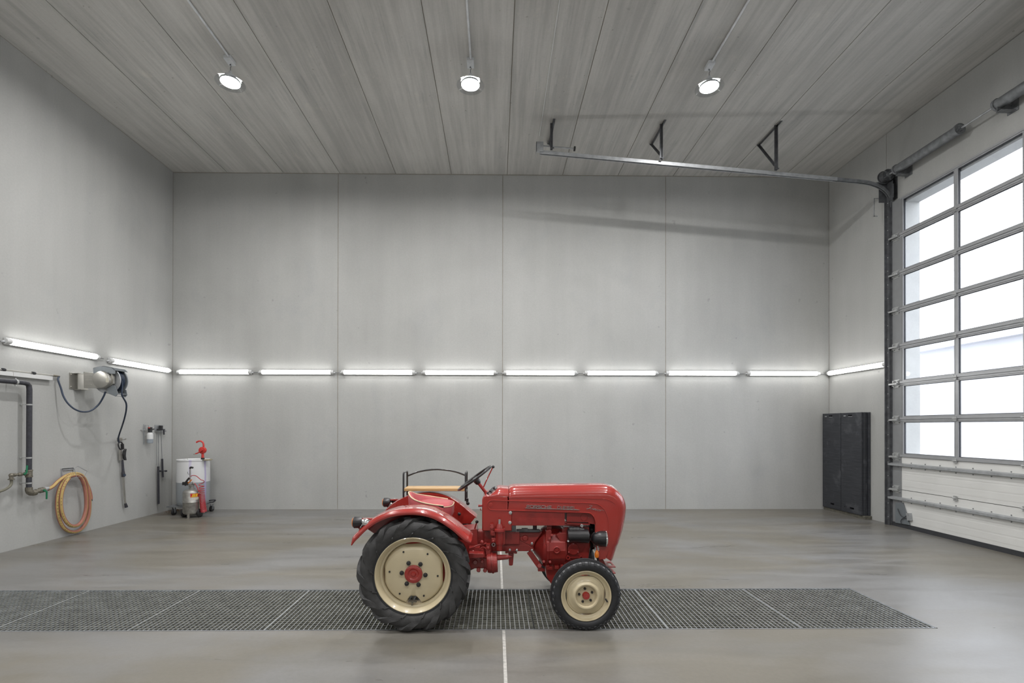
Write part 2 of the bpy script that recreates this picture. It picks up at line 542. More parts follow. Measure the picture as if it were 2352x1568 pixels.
# ================================================================== ROOM
CH = (-5.62, 3.925, 4.212, 5.272)          # drain channel x0 x1 y0 y1
fb = MB().slab(2, -.2, 0, (XL - .3, XR + .25), (YF - .2, YB + .2), [CH])
fl = struct('floor', fb, M['floor'], smooth=0)
pb = MB().slab(2, -.32, -.3, (CH[0] - .05, CH[1] + .05), (CH[2] - .05, CH[3] + .05))
for a, b in (((CH[0] - .05, CH[2] - .05, -.3), (CH[0], CH[3] + .05, -.06)), ((CH[1], CH[2] - .05, -.3), (CH[1] + .05, CH[3] + .05, -.06)),
             ((CH[0], CH[2] - .05, -.3), (CH[1], CH[2], -.2)), ((CH[0], CH[3], -.3), (CH[1], CH[3] + .05, -.2))):
    pb.box2(a, b)
obj('drain_channel', pb, M['pit'], fl, smooth=0, label='dark drain channel under the grating')
eb = MB()
for a, b in (((CH[0], CH[2], -.05), (CH[1], CH[2] + .008, .002)), ((CH[0], CH[3] - .008, -.05), (CH[1], CH[3], .002)), ((CH[1] - .012, CH[2], -.05), (CH[1], CH[3], .002))):
    eb.box2(a, b)
obj('channel_edge', eb, M['galvd'], fl, smooth=0, label='dark steel edge of the drain channel')

lb = MB()
for a, b in ((YF, CH[2] - .004), (CH[3] + .004, YB - .01)):
    lb.box2((.058, a, 0), (.083, b, .0015))
t = struct('trim_1', lb, M['line'], smooth=0)
t['label'] = 'worn white line across the concrete floor'

# ceiling of hollow-core planks
cb = MB()
x0 = -.974 - 1.21 * 6
for i in range(14):
    a, b = max(x0 + 1.21 * i, XL - .3) + .006, min(x0 + 1.21 * (i + 1), XR + .3) - .006
    if b > a: cb.box2((a, YF - .2, HC), (b, YB + .2, HC + .2))
ce = struct('ceiling', cb, M['ceil'], smooth=0)
obj('joint_filler', MB().box2((XL - .3, YF - .2, HC + .012), (XR + .3, YB + .2, HC + .22)), M['joint'], ce, smooth=0)

JX = [XL - .02, -3.425, .142, 3.702, XR + .02]
wb = MB()
for i in range(4):
    wb.box2((JX[i] + (.008 if i else .02), YB, 0), (JX[i + 1] - (.008 if i < 3 else .02), YB + .2, HC - .02))
w = struct('wall_back', wb, M['wall'], smooth=0)
obj('joint_sealant', MB().box2((XL - .2, YB + .004, 0), (XR + .2, YB + .22, HC)), M['joint'], w, smooth=0)
wl = MB()
for a, b in ((YB - .014, 6.79), (6.778, 3.2), (3.188, -.4), (-.412, YF - .2)):
    wl.box2((XL - .2, b, 0), (XL, a, HC - .01))
w = struct('wall_left', wl, M['wall'], smooth=0)
obj('joint_sealant', MB().box2((XL - .22, YF - .2, 0), (XL - .004, YB + .1, HC)), M['joint'], w, smooth=0)

DY0, DY1, DZ1 = 3.9, 8.43, 5.80            # door opening in the right wall
wr = MB().slab(0, XR, XR + .25, (YF - .2, 8.845), (0, HC - .01), [(DY0, DY1, -.1, DZ1)])
wr.box2((XR, 8.857, 0), (XR + .25, YB - .012, HC - .01))
w = struct('wall_right', wr, M['wall'], smooth=0)
obj('joint_sealant', MB().box2((XR + .004, 8.7, 0), (XR + .24, YB + .1, HC)), M['joint'], w, smooth=0)
struct('wall_front', MB().box2((XL - .2, YF - .2, 0), (XR + .25, YF, HC)), M['wall'], smooth=0)

# ground outside the door
gd = MB().slab(2, -.25, -.05, (XR + .25, 60), (-40, 50))
o = struct('ground', gd, M['asphalt'], smooth=0)
o['label'] = 'pale paving outside the big door'

fbd = thing('added_far_building', (46, 40, -.05), 'pale plain building added far outside to tone the big door panes off-white', 'building')  # building added so the lower panes look off-white instead of pure white
b = MB().slab(0, 44, 44.3, (-5, 95), (-.05, 9.5))
obj('wall', b, M['farwall'], fbd, smooth=0)
obj('roof', MB().prism([(43, -6, 9.5), (56, -6, 13.5), (69, -6, 9.5)], (0, 102, 0)), M['farwall'], fbd, smooth=0)
obj('inner_wall', MB().box2((44.6, -5, -.05), (44.8, 95, 9.4)), M['asphalt'], fbd, smooth=0)

# ================================================================== SECTIONAL DOOR
DX = 7.25                                   # inside face of the leaf
ZS = [.06, .672, 1.262, 1.927, 2.574, 3.237, 3.893, 4.55, 5.227, 5.90]
LY0, LY1 = 3.7, 8.66
door = bpy.data.objects.new('door_1', None); COL.objects.link(door); door.location = (DX, (LY0 + LY1) / 2, 0)
door['kind'] = 'structure'
door['label'] = 'tall grey sectional door with clear panes above two white panels in the right wall'
MUL = [8.43, 7.452, 6.46, 5.47, 4.48, 3.75]  # mullion lines between the panes (Y)
for i in range(9):
    z0, z1 = ZS[i] + .0015, ZS[i + 1] - .0015
    if i < 2:
        sb = MB().box2((DX, LY0, z0), (DX + .042, LY1, z1))
        # pressed ribs
        for k in range(1, 5):
            zz = z0 + (z1 - z0) * k / 5
            sb.box2((DX - .0022, LY0 + .2, zz - .048), (DX, LY1 - .2, zz + .048))
        s = obj('white_section', sb, M['white'], door, smooth=0)
        obj('end_cap', MB().box2((DX - .006, LY1 - .19, z0), (DX + .044, LY1 + .004, z1)), M['doorgrey'], s, smooth=0)
        continue
    hs = []
    for k in range(5):
        hs.append((MUL[k + 1] + .035, MUL[k] - .035 + (.03 if k == 0 else 0), z0 + .055, z1 - .05))
    sb = MB().slab(0, DX, DX + .042, (LY0, LY1 - .19), (z0, z1), hs)
    s = obj('glazed_section', sb, M['alu'], door, smooth=0, bevel=.003, segs=1)
    # projecting lower and upper rail profile, glazing bead round every pane
    gb = MB().box2((DX - .022, LY0, z0), (DX, LY1 - .17, z0 + .034))
    gb.box2((DX - .010, LY0, z1 - .028), (DX, LY1 - .17, z1))
    for h in hs:
        gb.slab(0, DX - .004, DX + .006, (h[0] - .012, h[1] + .012), (h[2] - .012, h[3] + .012), [(h[0], h[1], h[2], h[3])])
    obj('glazing_rail', gb, M['alu'], s, smooth=0)
    pn = MB()
    for h in hs:
        pn.box2((DX + .018, h[0] - .004, h[2] - .004), (DX + .022, h[1] + .004, h[3] + .004))
    obj('pane', pn, M['glass'], s, smooth=0)
    gk = MB()
    for h in hs:
        gk.slab(0, DX + .006, DX + .03, (h[0] - .002, h[1] + .002), (h[2] - .002, h[3] + .002), [(h[0] + .008, h[1] - .008, h[2] + .008, h[3] - .008)])
    obj('gasket', gk, M['seal'], s, smooth=0)
    obj('end_cap', MB().box2((DX - .006, LY1 - .2, z0), (DX + .044, LY1 + .004, z1)), M['doorgrey'], s, smooth=0)
for i in range(1, 9):
    obj('joint_seal', MB().box2((DX + .004, LY0, ZS[i] - .01), (DX + .036, LY1, ZS[i] + .01)) if i > 2 else MB().box2((DX + .0, LY0, ZS[i] - .004), (DX + .036, LY1 - .19, ZS[i] + .004)), M['seal'], door, smooth=0)
# roller brackets on the far edge and hinges on the mullions
for i in range(1, 9):
    z = ZS[i]
    hb = MB().box2((DX - .03, LY1 - .17, z - .045), (DX - .005, LY1 - .01, z - .030))
    hb.box2((DX - .012, LY1 - .15, z - .075), (DX - .004, LY1 - .03, z + .07))
    hb.box2((DX - .035, LY1 - .15, z - .02), (DX - .012, LY1 - .125, z + .055)).box2((DX - .035, LY1 - .055, z - .02), (DX - .012, LY1 - .03, z + .055))
    for yy in (LY1 - .135, LY1 - .045):
        hb.cyl((DX - .03, yy, z + .035), (DX - .045, yy, z + .035), .011, n=8).cyl((DX - .01, yy, z - .055), (DX - .022, yy, z - .055), .010, n=8)
    hb.cyl((DX - .04, LY1 - .16, z + .0), (DX - .04, LY1 + .06, z + .0), .012, n=10)
    hb.bar((DX - .058, LY1 - .16, z - .008), (DX - .058, LY1 + .012, z - .008), .03, .028)
    obj('roller_bracket', hb, M['zinc'], door, smooth=0)
for i in range(1, 9):
    for y in MUL[1:5]:
        z = ZS[i]
        hb = MB().box2((DX - .030, y - .024, z - .038), (DX - .022, y + .024, z + .038))
        hb.cyl((DX - .034, y - .035, z), (DX - .034, y + .035, z), .010, n=10)
        for dy in (-.018, .018):
            for dz in (-.03, .03): hb.cyl((DX - .03, y + dy, z + dz), (DX - .038, y + dy, z + dz), .006, n=8)
        hb.box2((DX - .024, y - .02, z - .03), (DX + .002, y + .02, z + .03))
        obj('hinge', hb, M['zinc'], door, smooth=0)
# reinforcing struts on the white sections
for z in (1.115, .505):
    b = MB().prism([(DX, LY1 + .05, z - .032), (DX - .012, LY1 + .05, z - .032), (DX - .06, LY1 + .05, z - .018), (DX - .06, LY1 + .05, z + .018), (DX - .012, LY1 + .05, z + .032), (DX, LY1 + .05, z + .032)], (0, LY0 - LY1 - .05, 0))
    s = obj('strut', b, M['galv'], door, smooth=0, label='galvanised stiffening rail')
    sc_b = MB()
    for k in range(18):
        y = LY1 - .12 - k * .27
        sc_b.cyl((DX - .008, y, z - .047), (DX + .004, y, z - .047), .009, n=8)
        sc_b.cyl((DX - .008, y, z + .047), (DX + .004, y, z + .047), .009, n=8)
    obj('screw', sc_b, M['galvd'], s, smooth=0)
# bottom corner bracket with slack cable, pull handle, bottom seal
poly = [(2058.5, 1154), (2075.5, 1154), (2085, 1182), (2086, 1186), (2088, 1196), (2091.5, 1205.5), (2058.5, 1200)]
b = MB().prism([on(0, x, y, DX - .008) for x, y in poly], (-.02, 0, 0))
br = obj('corner_bracket', b, M['reelgrey'], door, smooth=0, bevel=.003)
cpts = [(2062, 1168), (2068, 1182), (2076, 1187.5), (2083, 1183), (2084, 1180)]
cp2 = [(2070, 1203), (2069, 1196), (2074, 1190), (2083, 1191), (2090, 1197)]
b = MB()
for q in (cpts, cp2): b.tube(spline([on(0, x, y, DX - .045) for x, y in q], 6), .006, 6)
obj('cable', b, M['seal'], br)
b = MB().prism([on(0, x, y, DX - .004) for x, y in ((2087, 1178), (2094, 1178), (2097, 1195), (2090, 1195))], (-.05, 0, 0))
obj('hand_grip', b, M['galv'], br, smooth=0)
obj('bottom_seal', MB().box2((DX - .01, LY0, .0), (DX + .05, LY1 + .02, .075)), M['seal'], door, smooth=0, label='dark rubber bottom seal')
# vertical guide at the far jamb
gb = MB().box2((DX - .055, LY1 + .015, 0), (DX - .005, LY1 + .07, 5.93)).box2((DX - .09, LY1 + .07, 0), (DX + .043, LY1 + .082, 5.95)).box2((DX - .02, LY1 + .0, 0), (DX + .043, LY1 + .015, 5.9))
g = obj('guide_rail', gb, M['steeld'], door, smooth=0)
b = MB()
for k in range(24): b.cyl((DX - .055, LY1 + .04, .15 + .25 * k), (DX - .062, LY1 + .04, .15 + .25 * k), .008, n=8)
obj('bolt', b, M['zinc'], g, smooth=0)

# inclined horizontal track on ceiling hangers
TY = 8.69
A = pY((2046.5, 462), TY); B = pY((1952, 415), TY); Cc = pY((1240, 350), TY)
tr = thing('door_track', (B.x, TY, B.z), 'galvanised steel door track sloping under the ceiling toward the corner above the big door', 'door track')
ang = (B - Cc).normalized()
cv = spline([V((A.x, TY, A.z - .12)), V((A.x, TY, A.z))] + [pY(p, TY) for p in ((2041, 448), (2031, 436.5), (2016, 427), (1996, 420.5), (1974, 417.2))] + [B, B - ang * .3], 6)
prof = [(-.028, -.03), (.028, -.03), (.028, .03), (-.028, .03)]
def rail(pts, ww, hh):
    rows = []
    for i, p in enumerate(pts):
        d = (pts[min(i + 1, len(pts) - 1)] - pts[max(i - 1, 0)]).normalized()
        n = V((-d.z, 0, d.x)); n = n if n.length else V((1, 0, 0))
        rows.append([p + V((0, a * ww, 0)) + n * b * hh for a, b in ((-1, -1), (1, -1), (1, 1), (.55, 1), (.55, -.5), (-.55, -.5), (-.55, 1), (-1, 1))])
    return MB().rings(rows)
obj('curved_rail', rail(cv, .026, .026), M['galvd'], tr)
hr = rail([B - ang * .25, Cc], .028, .03)
hr.bar(B - ang * .25 + V((0, .034, .02)), Cc + V((0, .034, .012)), .012, .055)
obj('rail', hr, M['galv'], tr, smooth=0)
b = MB().box2((Cc.x - .07, TY - .05, Cc.z - .01), (Cc.x + .06, TY - .042, Cc.z + .17)).box2((Cc.x - .07, TY - .05, Cc.z - .01), (Cc.x - .062, TY + .07, Cc.z + .17)).box2((Cc.x - .05, TY - .04, Cc.z + .02), (Cc.x + .04, TY + .05, Cc.z + .12))
obj('end_bracket', b, M['galv'], tr, smooth=0)
b = MB().cyl((Cc.x, TY + .02, Cc.z + .135), (Cc.x + .62, TY + .02, Cc.z + .085), .014, n=12)
bp = obj('spring_bumper', b, M['galv'], tr)
obj('bumper_tip', MB().cyl((Cc.x + .62, TY + .02, Cc.z + .085), (Cc.x + .65, TY + .02, Cc.z + .083), .042, n=16), M['black'], bp)
for hx, bx in ((1.012, 1248), (3.0, 1502), (5.09, 1750)):
    zr = Cc.z + (B.z - Cc.z) * (hx - Cc.x) / (B.x - Cc.x)
    y0, y1 = 8.60, 9.2
    hb = MB()
    def ang_bar(p, q, upv):
        hb.bar(p, q, .006, .045, upv); s = (q - p).cross(V(upv)).normalized()
        hb.bar(V(p) + V(upv) * .022 + s * .02, V(q) + V(upv) * .022 + s * .02, .04, .005, upv)
    ang_bar(V((hx, y0, zr + .02)), V((hx, y0, HC - .005)), (0, 1, 0))
    ang_bar(V((hx, y0 - .1, HC - .028)), V((hx, y1 + .03, HC - .028)), (0, 0, 1))
    ang_bar(V((hx, y1, HC - .03)), V((hx, y0 + .03, zr + .1)), (0, .6, .8))
    hb.cyl((hx - .03, y0, zr + .05), (hx + .03, y0, zr + .05), .012, n=8).cyl((hx - .03, y1, HC - .04), (hx + .03, y1, HC - .04), .012, n=8)
    obj('hanger', hb, M['steeld'], tr, smooth=0)
# little brace plate by the curve
b = MB().prism([pY(p, TY + .05) for p in ((2012, 418), (2046, 420), (2048, 436), (2040, 428), (2028, 427))], (0, .006, 0))
obj('brace', b, M['galvd'], tr, smooth=0)

# torsion spring shaft above the door
SX, SZ = 7.13, 6.375
ts = thing('spring_shaft', (SX, 6.5, SZ), 'dark steel torsion spring shaft with cable drum above the big door', 'spring shaft')
obj('shaft', MB().cyl((SX, 3.7, SZ), (SX, 8.80, SZ), .016, n=14), M['galv'], ts)
dr = MB().lathe([(0, .02), (0, .105), (.012, .105), (.014, .085), (.10, .10), (.102, .12), (.115, .12), (.115, .02)], (SX, 8.60, SZ), (0, 1, 0), 32)
d = obj('cable_drum', dr, M['steeld'], ts)
b = MB().cyl((SX, 8.575, SZ), (SX, 8.60, SZ), .05, n=20)
for k in range(5): b.bar((SX, 8.594, SZ), (SX + .1 * cos(k * 1.257), 8.594, SZ + .1 * sin(k * 1.257)), .018, .014, (0, 1, 0))
obj('drum_hub', b, M['galvd'], d)
for y0, y1 in ((7.26, 8.44), (5.45, 6.73)):
    tb = MB().lathe([(0, .03), (0, .088), (.03, .088), (.03, .076), (y1 - y0 - .03, .076), (y1 - y0 - .03, .088), (y1 - y0, .088), (y1 - y0, .03)], (SX, y0, SZ), (0, 1, 0), 32)
    s = obj('spring_tube', tb, M['galvd'], ts)
    b = MB()
    for k in range(4): b.cyl((SX + .05 * cos(k * pi / 2 + .5), y0 - .02, SZ + .05 * sin(k * pi / 2 + .5)), (SX + .05 * cos(k * pi / 2 + .5), y0 + .01, SZ + .05 * sin(k * pi / 2 + .5)), .012, n=8)
    b.cyl((SX, y0 - .03, SZ), (SX, y0, SZ), .04, n=16)
    obj('winding_plug', b, M['galvd'], s)
    b = MB().box2((SX - .05, y1 - .06, SZ - .13), (XR - .002, y1 - .052, SZ - .02)).box2((SX - .05, y1 - .12, SZ - .135), (XR - .002, y1 - .04, SZ - .128)).box2((XR - .01, y1 - .15, SZ - .15), (XR - .002, y1, SZ + .02))
    obj('bearing_bracket', b, M['galvd'], ts, smooth=0)
b = MB().box2((7.20, 8.60, 5.93), (7.21, 8.74, SZ - .10)).box2((SX - .07, 8.735, 5.93), (XR - .002, 8.745, SZ + .02)).box2((XR - .012, 8.60, 5.95), (XR - .002, 8.745, SZ + .05)).box2((SX + .06, 8.57, 5.95), (SX + .07, 8.60, 6.2))
obj('mounting_plate', b, M['steeld'], ts, smooth=0)
obj('strap', MB().box2((7.05, 8.84, 5.72), (7.062, 8.852, 6.06)).box2((7.05, 8.84, 5.72), (7.12, 8.852, 5.732)).box2((7.05, 8.84, 6.05), (7.29, 8.852, 6.062)), M['galv'], ts, smooth=0)

# ================================================================== CEILING LAMPS
LZ = 6.93
def lamp(x, y, lab):
    t = thing('ceiling_lamp', (x, y, LZ), lab, 'lamp', 'round ceiling lamps')
    obj('lamp_housing', MB().lathe([(.001, .133), (.004, .138), (.02, .136), (.03, .11), (.085, .095), (.09, .03), (.17, .02), (.18, .001)], (x, y, LZ), (0, 0, 1), 40, caps=False), M['greybox'], t)
    obj('lens', MB().lathe([(-.003, .001), (-.003, .129), (-.001, .132), (.002, .132)], (x, y, LZ), (0, 0, 1), 40, caps=False), M['lamp'], t, label='bright round lens')
    obj('reflector', MB().lathe([(.012, .137), (.002, .170), (-.012, .204), (-.009, .206), (.006, .172), (.016, .138)], (x, y, LZ), (0, 0, 1), 48, closed=True), M['clear'], t, label='clear reflector ring')
    b = MB().tube([(x, y, LZ + .17), (x, y, LZ + .22), (x + .012, y, LZ + .25), (x, y, LZ + .28), (x - .012, y, LZ + .26)], .005, 6).tube([(x, y, LZ + .26), (x, y + .02, HC - .05)], .004, 6)
    obj('hook', b, M['galvd'], t)
    bx = MB().box2((x - .052, y - .1, HC - .055), (x + .052, y + .06, HC))
    obj('junction_box', bx, M['greybox'], t, smooth=0, bevel=.006)
    return t
lamp0 = lamp(-.392, 7.2, 'bright round ceiling lamp in the middle of the row of three in view')
dup(lamp0, (-3.985, 7.2, LZ), 0, 'bright round ceiling lamp leftmost of the row of three in view')
dup(lamp0, (3.225, 7.2, LZ), 0, 'bright round ceiling lamp on the right, above the sloping door track')
for yy, nm in ((3.5, 'middle row of lamps'), (-.2, 'row nearest the front wall')):  # unseen lamp rows, added to light the tractor from the front
    for x, side in ((-3.985, 'by the left wall'), (-.392, 'in the middle'), (3.225, 'by the door side')):
        dup(lamp0, (x, yy, LZ), 0, 'added unseen round ceiling lamp %s, %s' % (side, nm))
cnd = MB().cyl((-.385, YF + .1, HC - .018), (-.385, 7.1, HC - .018), .015, n=10)
c0 = tag(obj('ceiling_conduit', cnd, M['greybox']), 'thin grey conduit running along the ceiling to the middle lamp', 'conduit', 'conduits to the ceiling lamps')
for x, lab in ((-3.965, 'thin grey conduit running along the ceiling to the leftmost lamp'), (3.235, 'thin grey conduit running along the ceiling to the right lamp')):
    o = dup(c0, (x, c0.location.y, c0.location.z), 0, lab)
tag(obj('thin_ceiling_cable', MB().cyl((.81, YF + .1, HC - .008), (.81, 9.0, HC - .008), .006, n=8), M['whitep']), 'very thin white cable along the ceiling to the end of the door track', 'cable')

# ================================================================== WALL TUBE LIGHTS
def tube_light(lab):
    """built along +X, wall behind at +Y; origin in the middle of the back"""
    L = 1.585
    t = thing('tube_light', (0, 0, 0), lab, 'wall light', 'fluorescent wall lights')
    obj('housing', MB().box2((-L / 2 + .01, -.045, -.056), (L / 2 - .01, -.004, .044)), M['whitep'], t, smooth=0, bevel=.006)
    rows = []
    for x in (-L / 2 + .055, -L / 2 + .075, L / 2 - .075, L / 2 - .055):
        k = .8 if abs(x) > L / 2 - .06 else 1
        rows.append([(x, -.046 - .05 * sin(pi * j / 10) * k, -.006 - .045 * cos(pi * j / 10) * k) for j in range(11)])
    obj('diffuser', MB().rings(rows), M['tube'], t)
    for sx in (-1, 1):
        rows = []
        for x, k in ((L / 2 - .06, .98), (L / 2 - .02, .95), (L / 2, .75)):
            rows.append([(x * sx, -.046 - .048 * sin(pi * j / 10) * k, -.006 - .044 * cos(pi * j / 10) * k) for j in range(11)])
        obj('end_cap', MB().rings(rows), M['whitep'], t)
        obj('cable_gland', MB().cyl((sx * (L / 2 - .005), -.03, -.015), (sx * (L / 2 + .03), -.03, -.015), .013, n=12), M['greybox'], t)
    obj('cable', MB().cyl((L / 2 + .03, -.03, -.015), (L / 2 + .13, -.03, -.015), .0065, n=8), M['galvd'], t)
    return t
TX = [-6.047, -4.295, -2.54, -.79, .96, 2.717, 4.487, 6.262]
TZ = 2.963
nm = ['leftmost of the eight, beside the left corner', 'just left of the left wall joint', 'just right of the left wall joint', 'just left of the middle wall joint',
      'just right of the middle wall joint', 'just left of the right wall joint', 'just right of the right wall joint', 'rightmost of the eight, beside the right corner']
tl0 = tube_light('long fluorescent tube light on the back wall, ' + nm[0])
tl0.location = (TX[0], YB, TZ)
for x, n_ in zip(TX[1:], nm[1:]):
    dup(tl0, (x, YB, TZ), 0, 'long fluorescent tube light on the back wall, ' + n_)
dup(tl0, (XL, 9.455, 2.972), pi / 2, 'long fluorescent tube light on the left wall above the hose reel, nearest the corner')
dup(tl0, (XL, 7.63, 2.995), pi / 2, 'long fluorescent tube light on the left wall, at the left photo edge')
dup(tl0, (XR, 9.59, 2.966), -pi / 2, 'long fluorescent tube light on the right wall above the black boards')
for k in range(5):  # unseen tubes continuing the row, added as front light for the tractor
    dup(tl0, (XL, 5.87 - 1.77 * k, 2.99), pi / 2, 'added unseen tube light on the left wall, %s one past the left photo edge' % (['first', 'second', 'third', 'fourth', 'fifth'][k],))
n2_ = ['beside the left corner', 'left of the first joint', 'right of the first joint', 'left of the middle joint', 'right of the middle joint', 'left of the last joint', 'right of the last joint', 'beside the right corner']
for k, x in enumerate(TX):  # unseen tubes behind the camera, added to light the tractor's near side
    dup(tl0, (x, YF, 2.99), pi, 'added unseen front wall tube light, opposite the back wall one ' + n2_[k])

# ================================================================== FLOOR GRATING
XS = [3.912, 2.727, 1.520, .345, -.842, -2.030, -3.218, -4.405, -5.595]
gw, gd_ = 1.18, CH[3] - CH[2] - .028
def grating(lab):
    t = thing('floor_grating', (0, 0, 0), lab, 'grating', 'steel gratings over the drain channel')
    b = MB()
    n = 28
    for i in range(n + 1):
        x = -gw / 2 + gw * i / n; ww = .0032 if 0 < i < n else .0045
        b.box2((x - ww, -gd_ / 2, -.034), (x + ww, gd_ / 2, 0))
    b.box2((-gw / 2, -gd_ / 2 - .004, -.034), (gw / 2, -gd_ / 2 + .004, 0)).box2((-gw / 2, gd_ / 2 - .004, -.034), (gw / 2, gd_ / 2 + .004, 0))
    obj('bearing_bars', b, M['grate'], t, smooth=0)
    b = MB()
    m = 21
    for j in range(1, m):
        y = -gd_ / 2 + gd_ * j / m
        b.box2((-gw / 2, y - .003, -.034), (gw / 2, y + .003, -.003))
    obj('cross_bars', b, M['grated'], t, smooth=0, label='dirty cross bars')
    return t
gl = ['floor grating at the right end of the drain channel, farthest right', 'floor grating second from the right end of the drain channel',
      'floor grating under and right of the tractor front wheel', 'floor grating between the tractor wheels', 'floor grating under the tractor rear wheel',
      'floor grating just left of the tractor rear wheel', 'floor grating second left of the tractor rear wheel', 'floor grating at the left photo edge, farthest left']
for i in range(8):
    c = ((XS[i] + XS[i + 1]) / 2, (CH[2] + CH[3]) / 2, 0)
    if i == 0: g0 = grating(gl[0]); g0.location = c
    else: dup(g0, c, 0, gl[i])

# ================================================================== TRACTOR
YC = 4.80                                   # centre plane of the tractor
def c1(u, v): return (780 + u / 3.563, 1040 + v / 3.563)
def c2(u, v): return (1080 + u / 6.031, 1060 + v / 6.031)
def c3(u, v): return (1080 + u / 5.808, 1200 + v / 5.808)
def q1(Y, *uv): return [pY(c1(*p), Y) for p in uv]
def q2(Y, *uv): return [pY(c2(*p), Y) for p in uv]
def q3(Y, *uv): return [pY(c3(*p), Y) for p in uv]
def mirY(p): return V((p[0], 2 * YC - p[1], p[2]))

RX, RZ = pY((947.5, 1328.5), 4.16).x, .492
FX, FZ = pY((1346.5, 1377), 4.19).x, .303
tractor = thing('tractor', (.1, YC, 0), 'small red vintage tractor with cream wheel rims parked across the floor grating', 'tractor')


def mirrored(mb):
    o = MB(); o.v = [mirY(p) for p in mb.v]; o.f = list(mb.f)
    return o


# ---------------------------------------------------------------- wheels (built for the near side, outward = -Y)
def along(prof, s):
    """point and normal at parameter s (0..len-1) of a (y, r) profile"""
    i = min(int(s), len(prof) - 2); t = s - i
    a, b = prof[i], prof[i + 1]
    p = (a[0] + (b[0] - a[0]) * t, a[1] + (b[1] - a[1]) * t)
    dx, dy = b[0] - a[0], b[1] - a[1]; L = math.hypot(dx, dy)
    return p, (-dy / L, dx / L)


def lugs(mb, cx, cy, cz, prof, s0, s1, th, n, steps, hw, hh, phase=0.0):
    for k in range(n):
        rows = []
        for i in range(steps + 1):
            t = i / steps; s = s0 + (s1 - s0) * t
            (y, r), nn = along(prof, s)
            if nn[1] < 0 and abs(nn[1]) > .3: nn = (-nn[0], -nn[1])
            a = 2 * pi * k / n + phase + th(t)
            h = hh(t); w = hw(t)
            ring = []
            for da, e in ((-w * 1.25, -.012), (-w, h), (w, h), (w * 1.25, -.012)):
                rr = r + nn[1] * e; yy = y + nn[0] * e
                aa = a + da / max(r, .2)
                ring.append((cx + rr * cos(aa), cy + yy, cz + rr * sin(aa)))
            rows.append(ring)
        mb.rings(rows)


def build_rear_wheel():
    cy = 4.262
    w = part('rear_wheel', (RX, cy, RZ), tractor)
    prof = [(-.088, .335), (-.104, .352), (-.118, .385), (-.120, .41), (-.113, .440), (-.095, .462), (-.055, .470), (0, .473)]
    full = prof + [(-y, r) for y, r in reversed(prof[:-1])]
    tb = MB().lathe(full, (RX, cy, RZ), (0, 1, 0), 72, caps=False)
    n = 13
    # lug: from the centre of the tread outwards over the shoulder and down the sidewall
    lugs(tb, RX, cy, RZ, full, 7.3, 2.3, lambda t: .46 * t ** 1.05, n, 12, lambda t: .026 + .016 * t, lambda t: .025 if t < .55 else max(.0, .025 - .031 * (t - .55) / .45), 0)
    lugs(tb, RX, cy, RZ, full, 6.7, 11.7, lambda t: .46 * t ** 1.05, n, 12, lambda t: .026 + .016 * t, lambda t: .025 if t < .55 else max(.0, .025 - .031 * (t - .55) / .45), pi / n)
    # fine ridges low on the sidewall
    lugs(tb, RX, cy, RZ, full, 4.2, .6, lambda t: .42 + .26 * t, n, 7, lambda t: .0045, lambda t: .0035, .0)
    obj('tyre', tb, M['rubber'], w, smooth=32, label='grey-black lugged tractor tyre')
    # dark bead ring, rim, dished disc
    bead = [(-.088, .328), (-.098, .332), (-.100, .340), (-.102, .350), (-.092, .352)]
    obj('tyre_bead', MB().lathe(bead, (RX, cy, RZ), (0, 1, 0), 72, caps=False), M['rubber2'], w)
    rim = [(-.088, .329), (-.099, .331), (-.103, .325), (-.098, .318), (-.080, .311), (-.070, .300), (-.045, .292), (-.040, .278), (-.02, .272), (.06, .272), (.07, .292), (.09, .300), (.10, .326), (.088, .329)]
    obj('rim', MB().lathe(rim, (RX, cy, RZ), (0, 1, 0), 72, caps=False), M['cream'], w)
    # disc with flats and the valve notch at the bottom
    N_ = 96; rows = []; pat = []
    for j in range(N_):
        a = 2 * pi * j / N_
        d = .272
        for fa, fd in ((0.02, .252), (pi + .05, .262), (pi / 2 + .04, .256)):
            c = cos(a - fa)
            if c > .2: d = min(d, fd / c)
        da = (a - (1.5 * pi - .02) + pi) % (2 * pi) - pi
        if abs(da) < .22: d = min(d, .206 + .03 * max(0, (abs(da) - .12) / .1))
        pat.append((a, d))
    for k, (f, dy) in enumerate(((1, .03), (.985, .018), (.955, .003), (.90, -.006), (.45, -.010), (.001, -.010))):
        rows.append([(RX + cos(a) * d * f, cy - .035 + dy, RZ + sin(a) * d * f) for a, d in pat])
    disc = MB().rings(rows, caps=False)
    dsc = obj('wheel_disc', disc, M['cream'], w)
    hb = MB()
    for k in range(6):
        a = k * pi / 3 - .087
        hb.cyl((RX + .212 * cos(a), cy - .044, RZ + .212 * sin(a)), (RX + .212 * cos(a), cy - .0485, RZ + .212 * sin(a)), .0082, n=12)
    obj('bolt_hole', hb, M['rubber2'], dsc, label='small dark holes in the disc')
    cap = [(-.046, .079), (-.058, .078), (-.063, .070), (-.064, .050), (-.055, .040), (-.054, .022), (-.062, .016), (-.063, .001)]
    obj('hub_cap', MB().lathe(cap, (RX, cy, RZ), (0, 1, 0), 40, caps=False), M['red'], w, label='red hub cap')
    for k in range(6):
        a = k * pi / 3 - .09
        p = V((RX + .104 * cos(a), cy - .044, RZ + .104 * sin(a)))
        nb = MB().lathe([(0, .020), (.008, .020), (.010, .0165), (.022, .016), (.026, .010), (.026, .001)], p, (0, -1, 0), 8)
        obj('lug_nut', nb, M['black'], w, label='black wheel nut')
    vb = MB().box((RX - .012, cy - .03, RZ - .245), (.075, .03, .012)).cyl((RX - .012, cy - .06, RZ - .268), (RX - .012, cy - .03, RZ - .255), .008, n=10)
    obj('valve', vb, M['brass'], w)
    return w


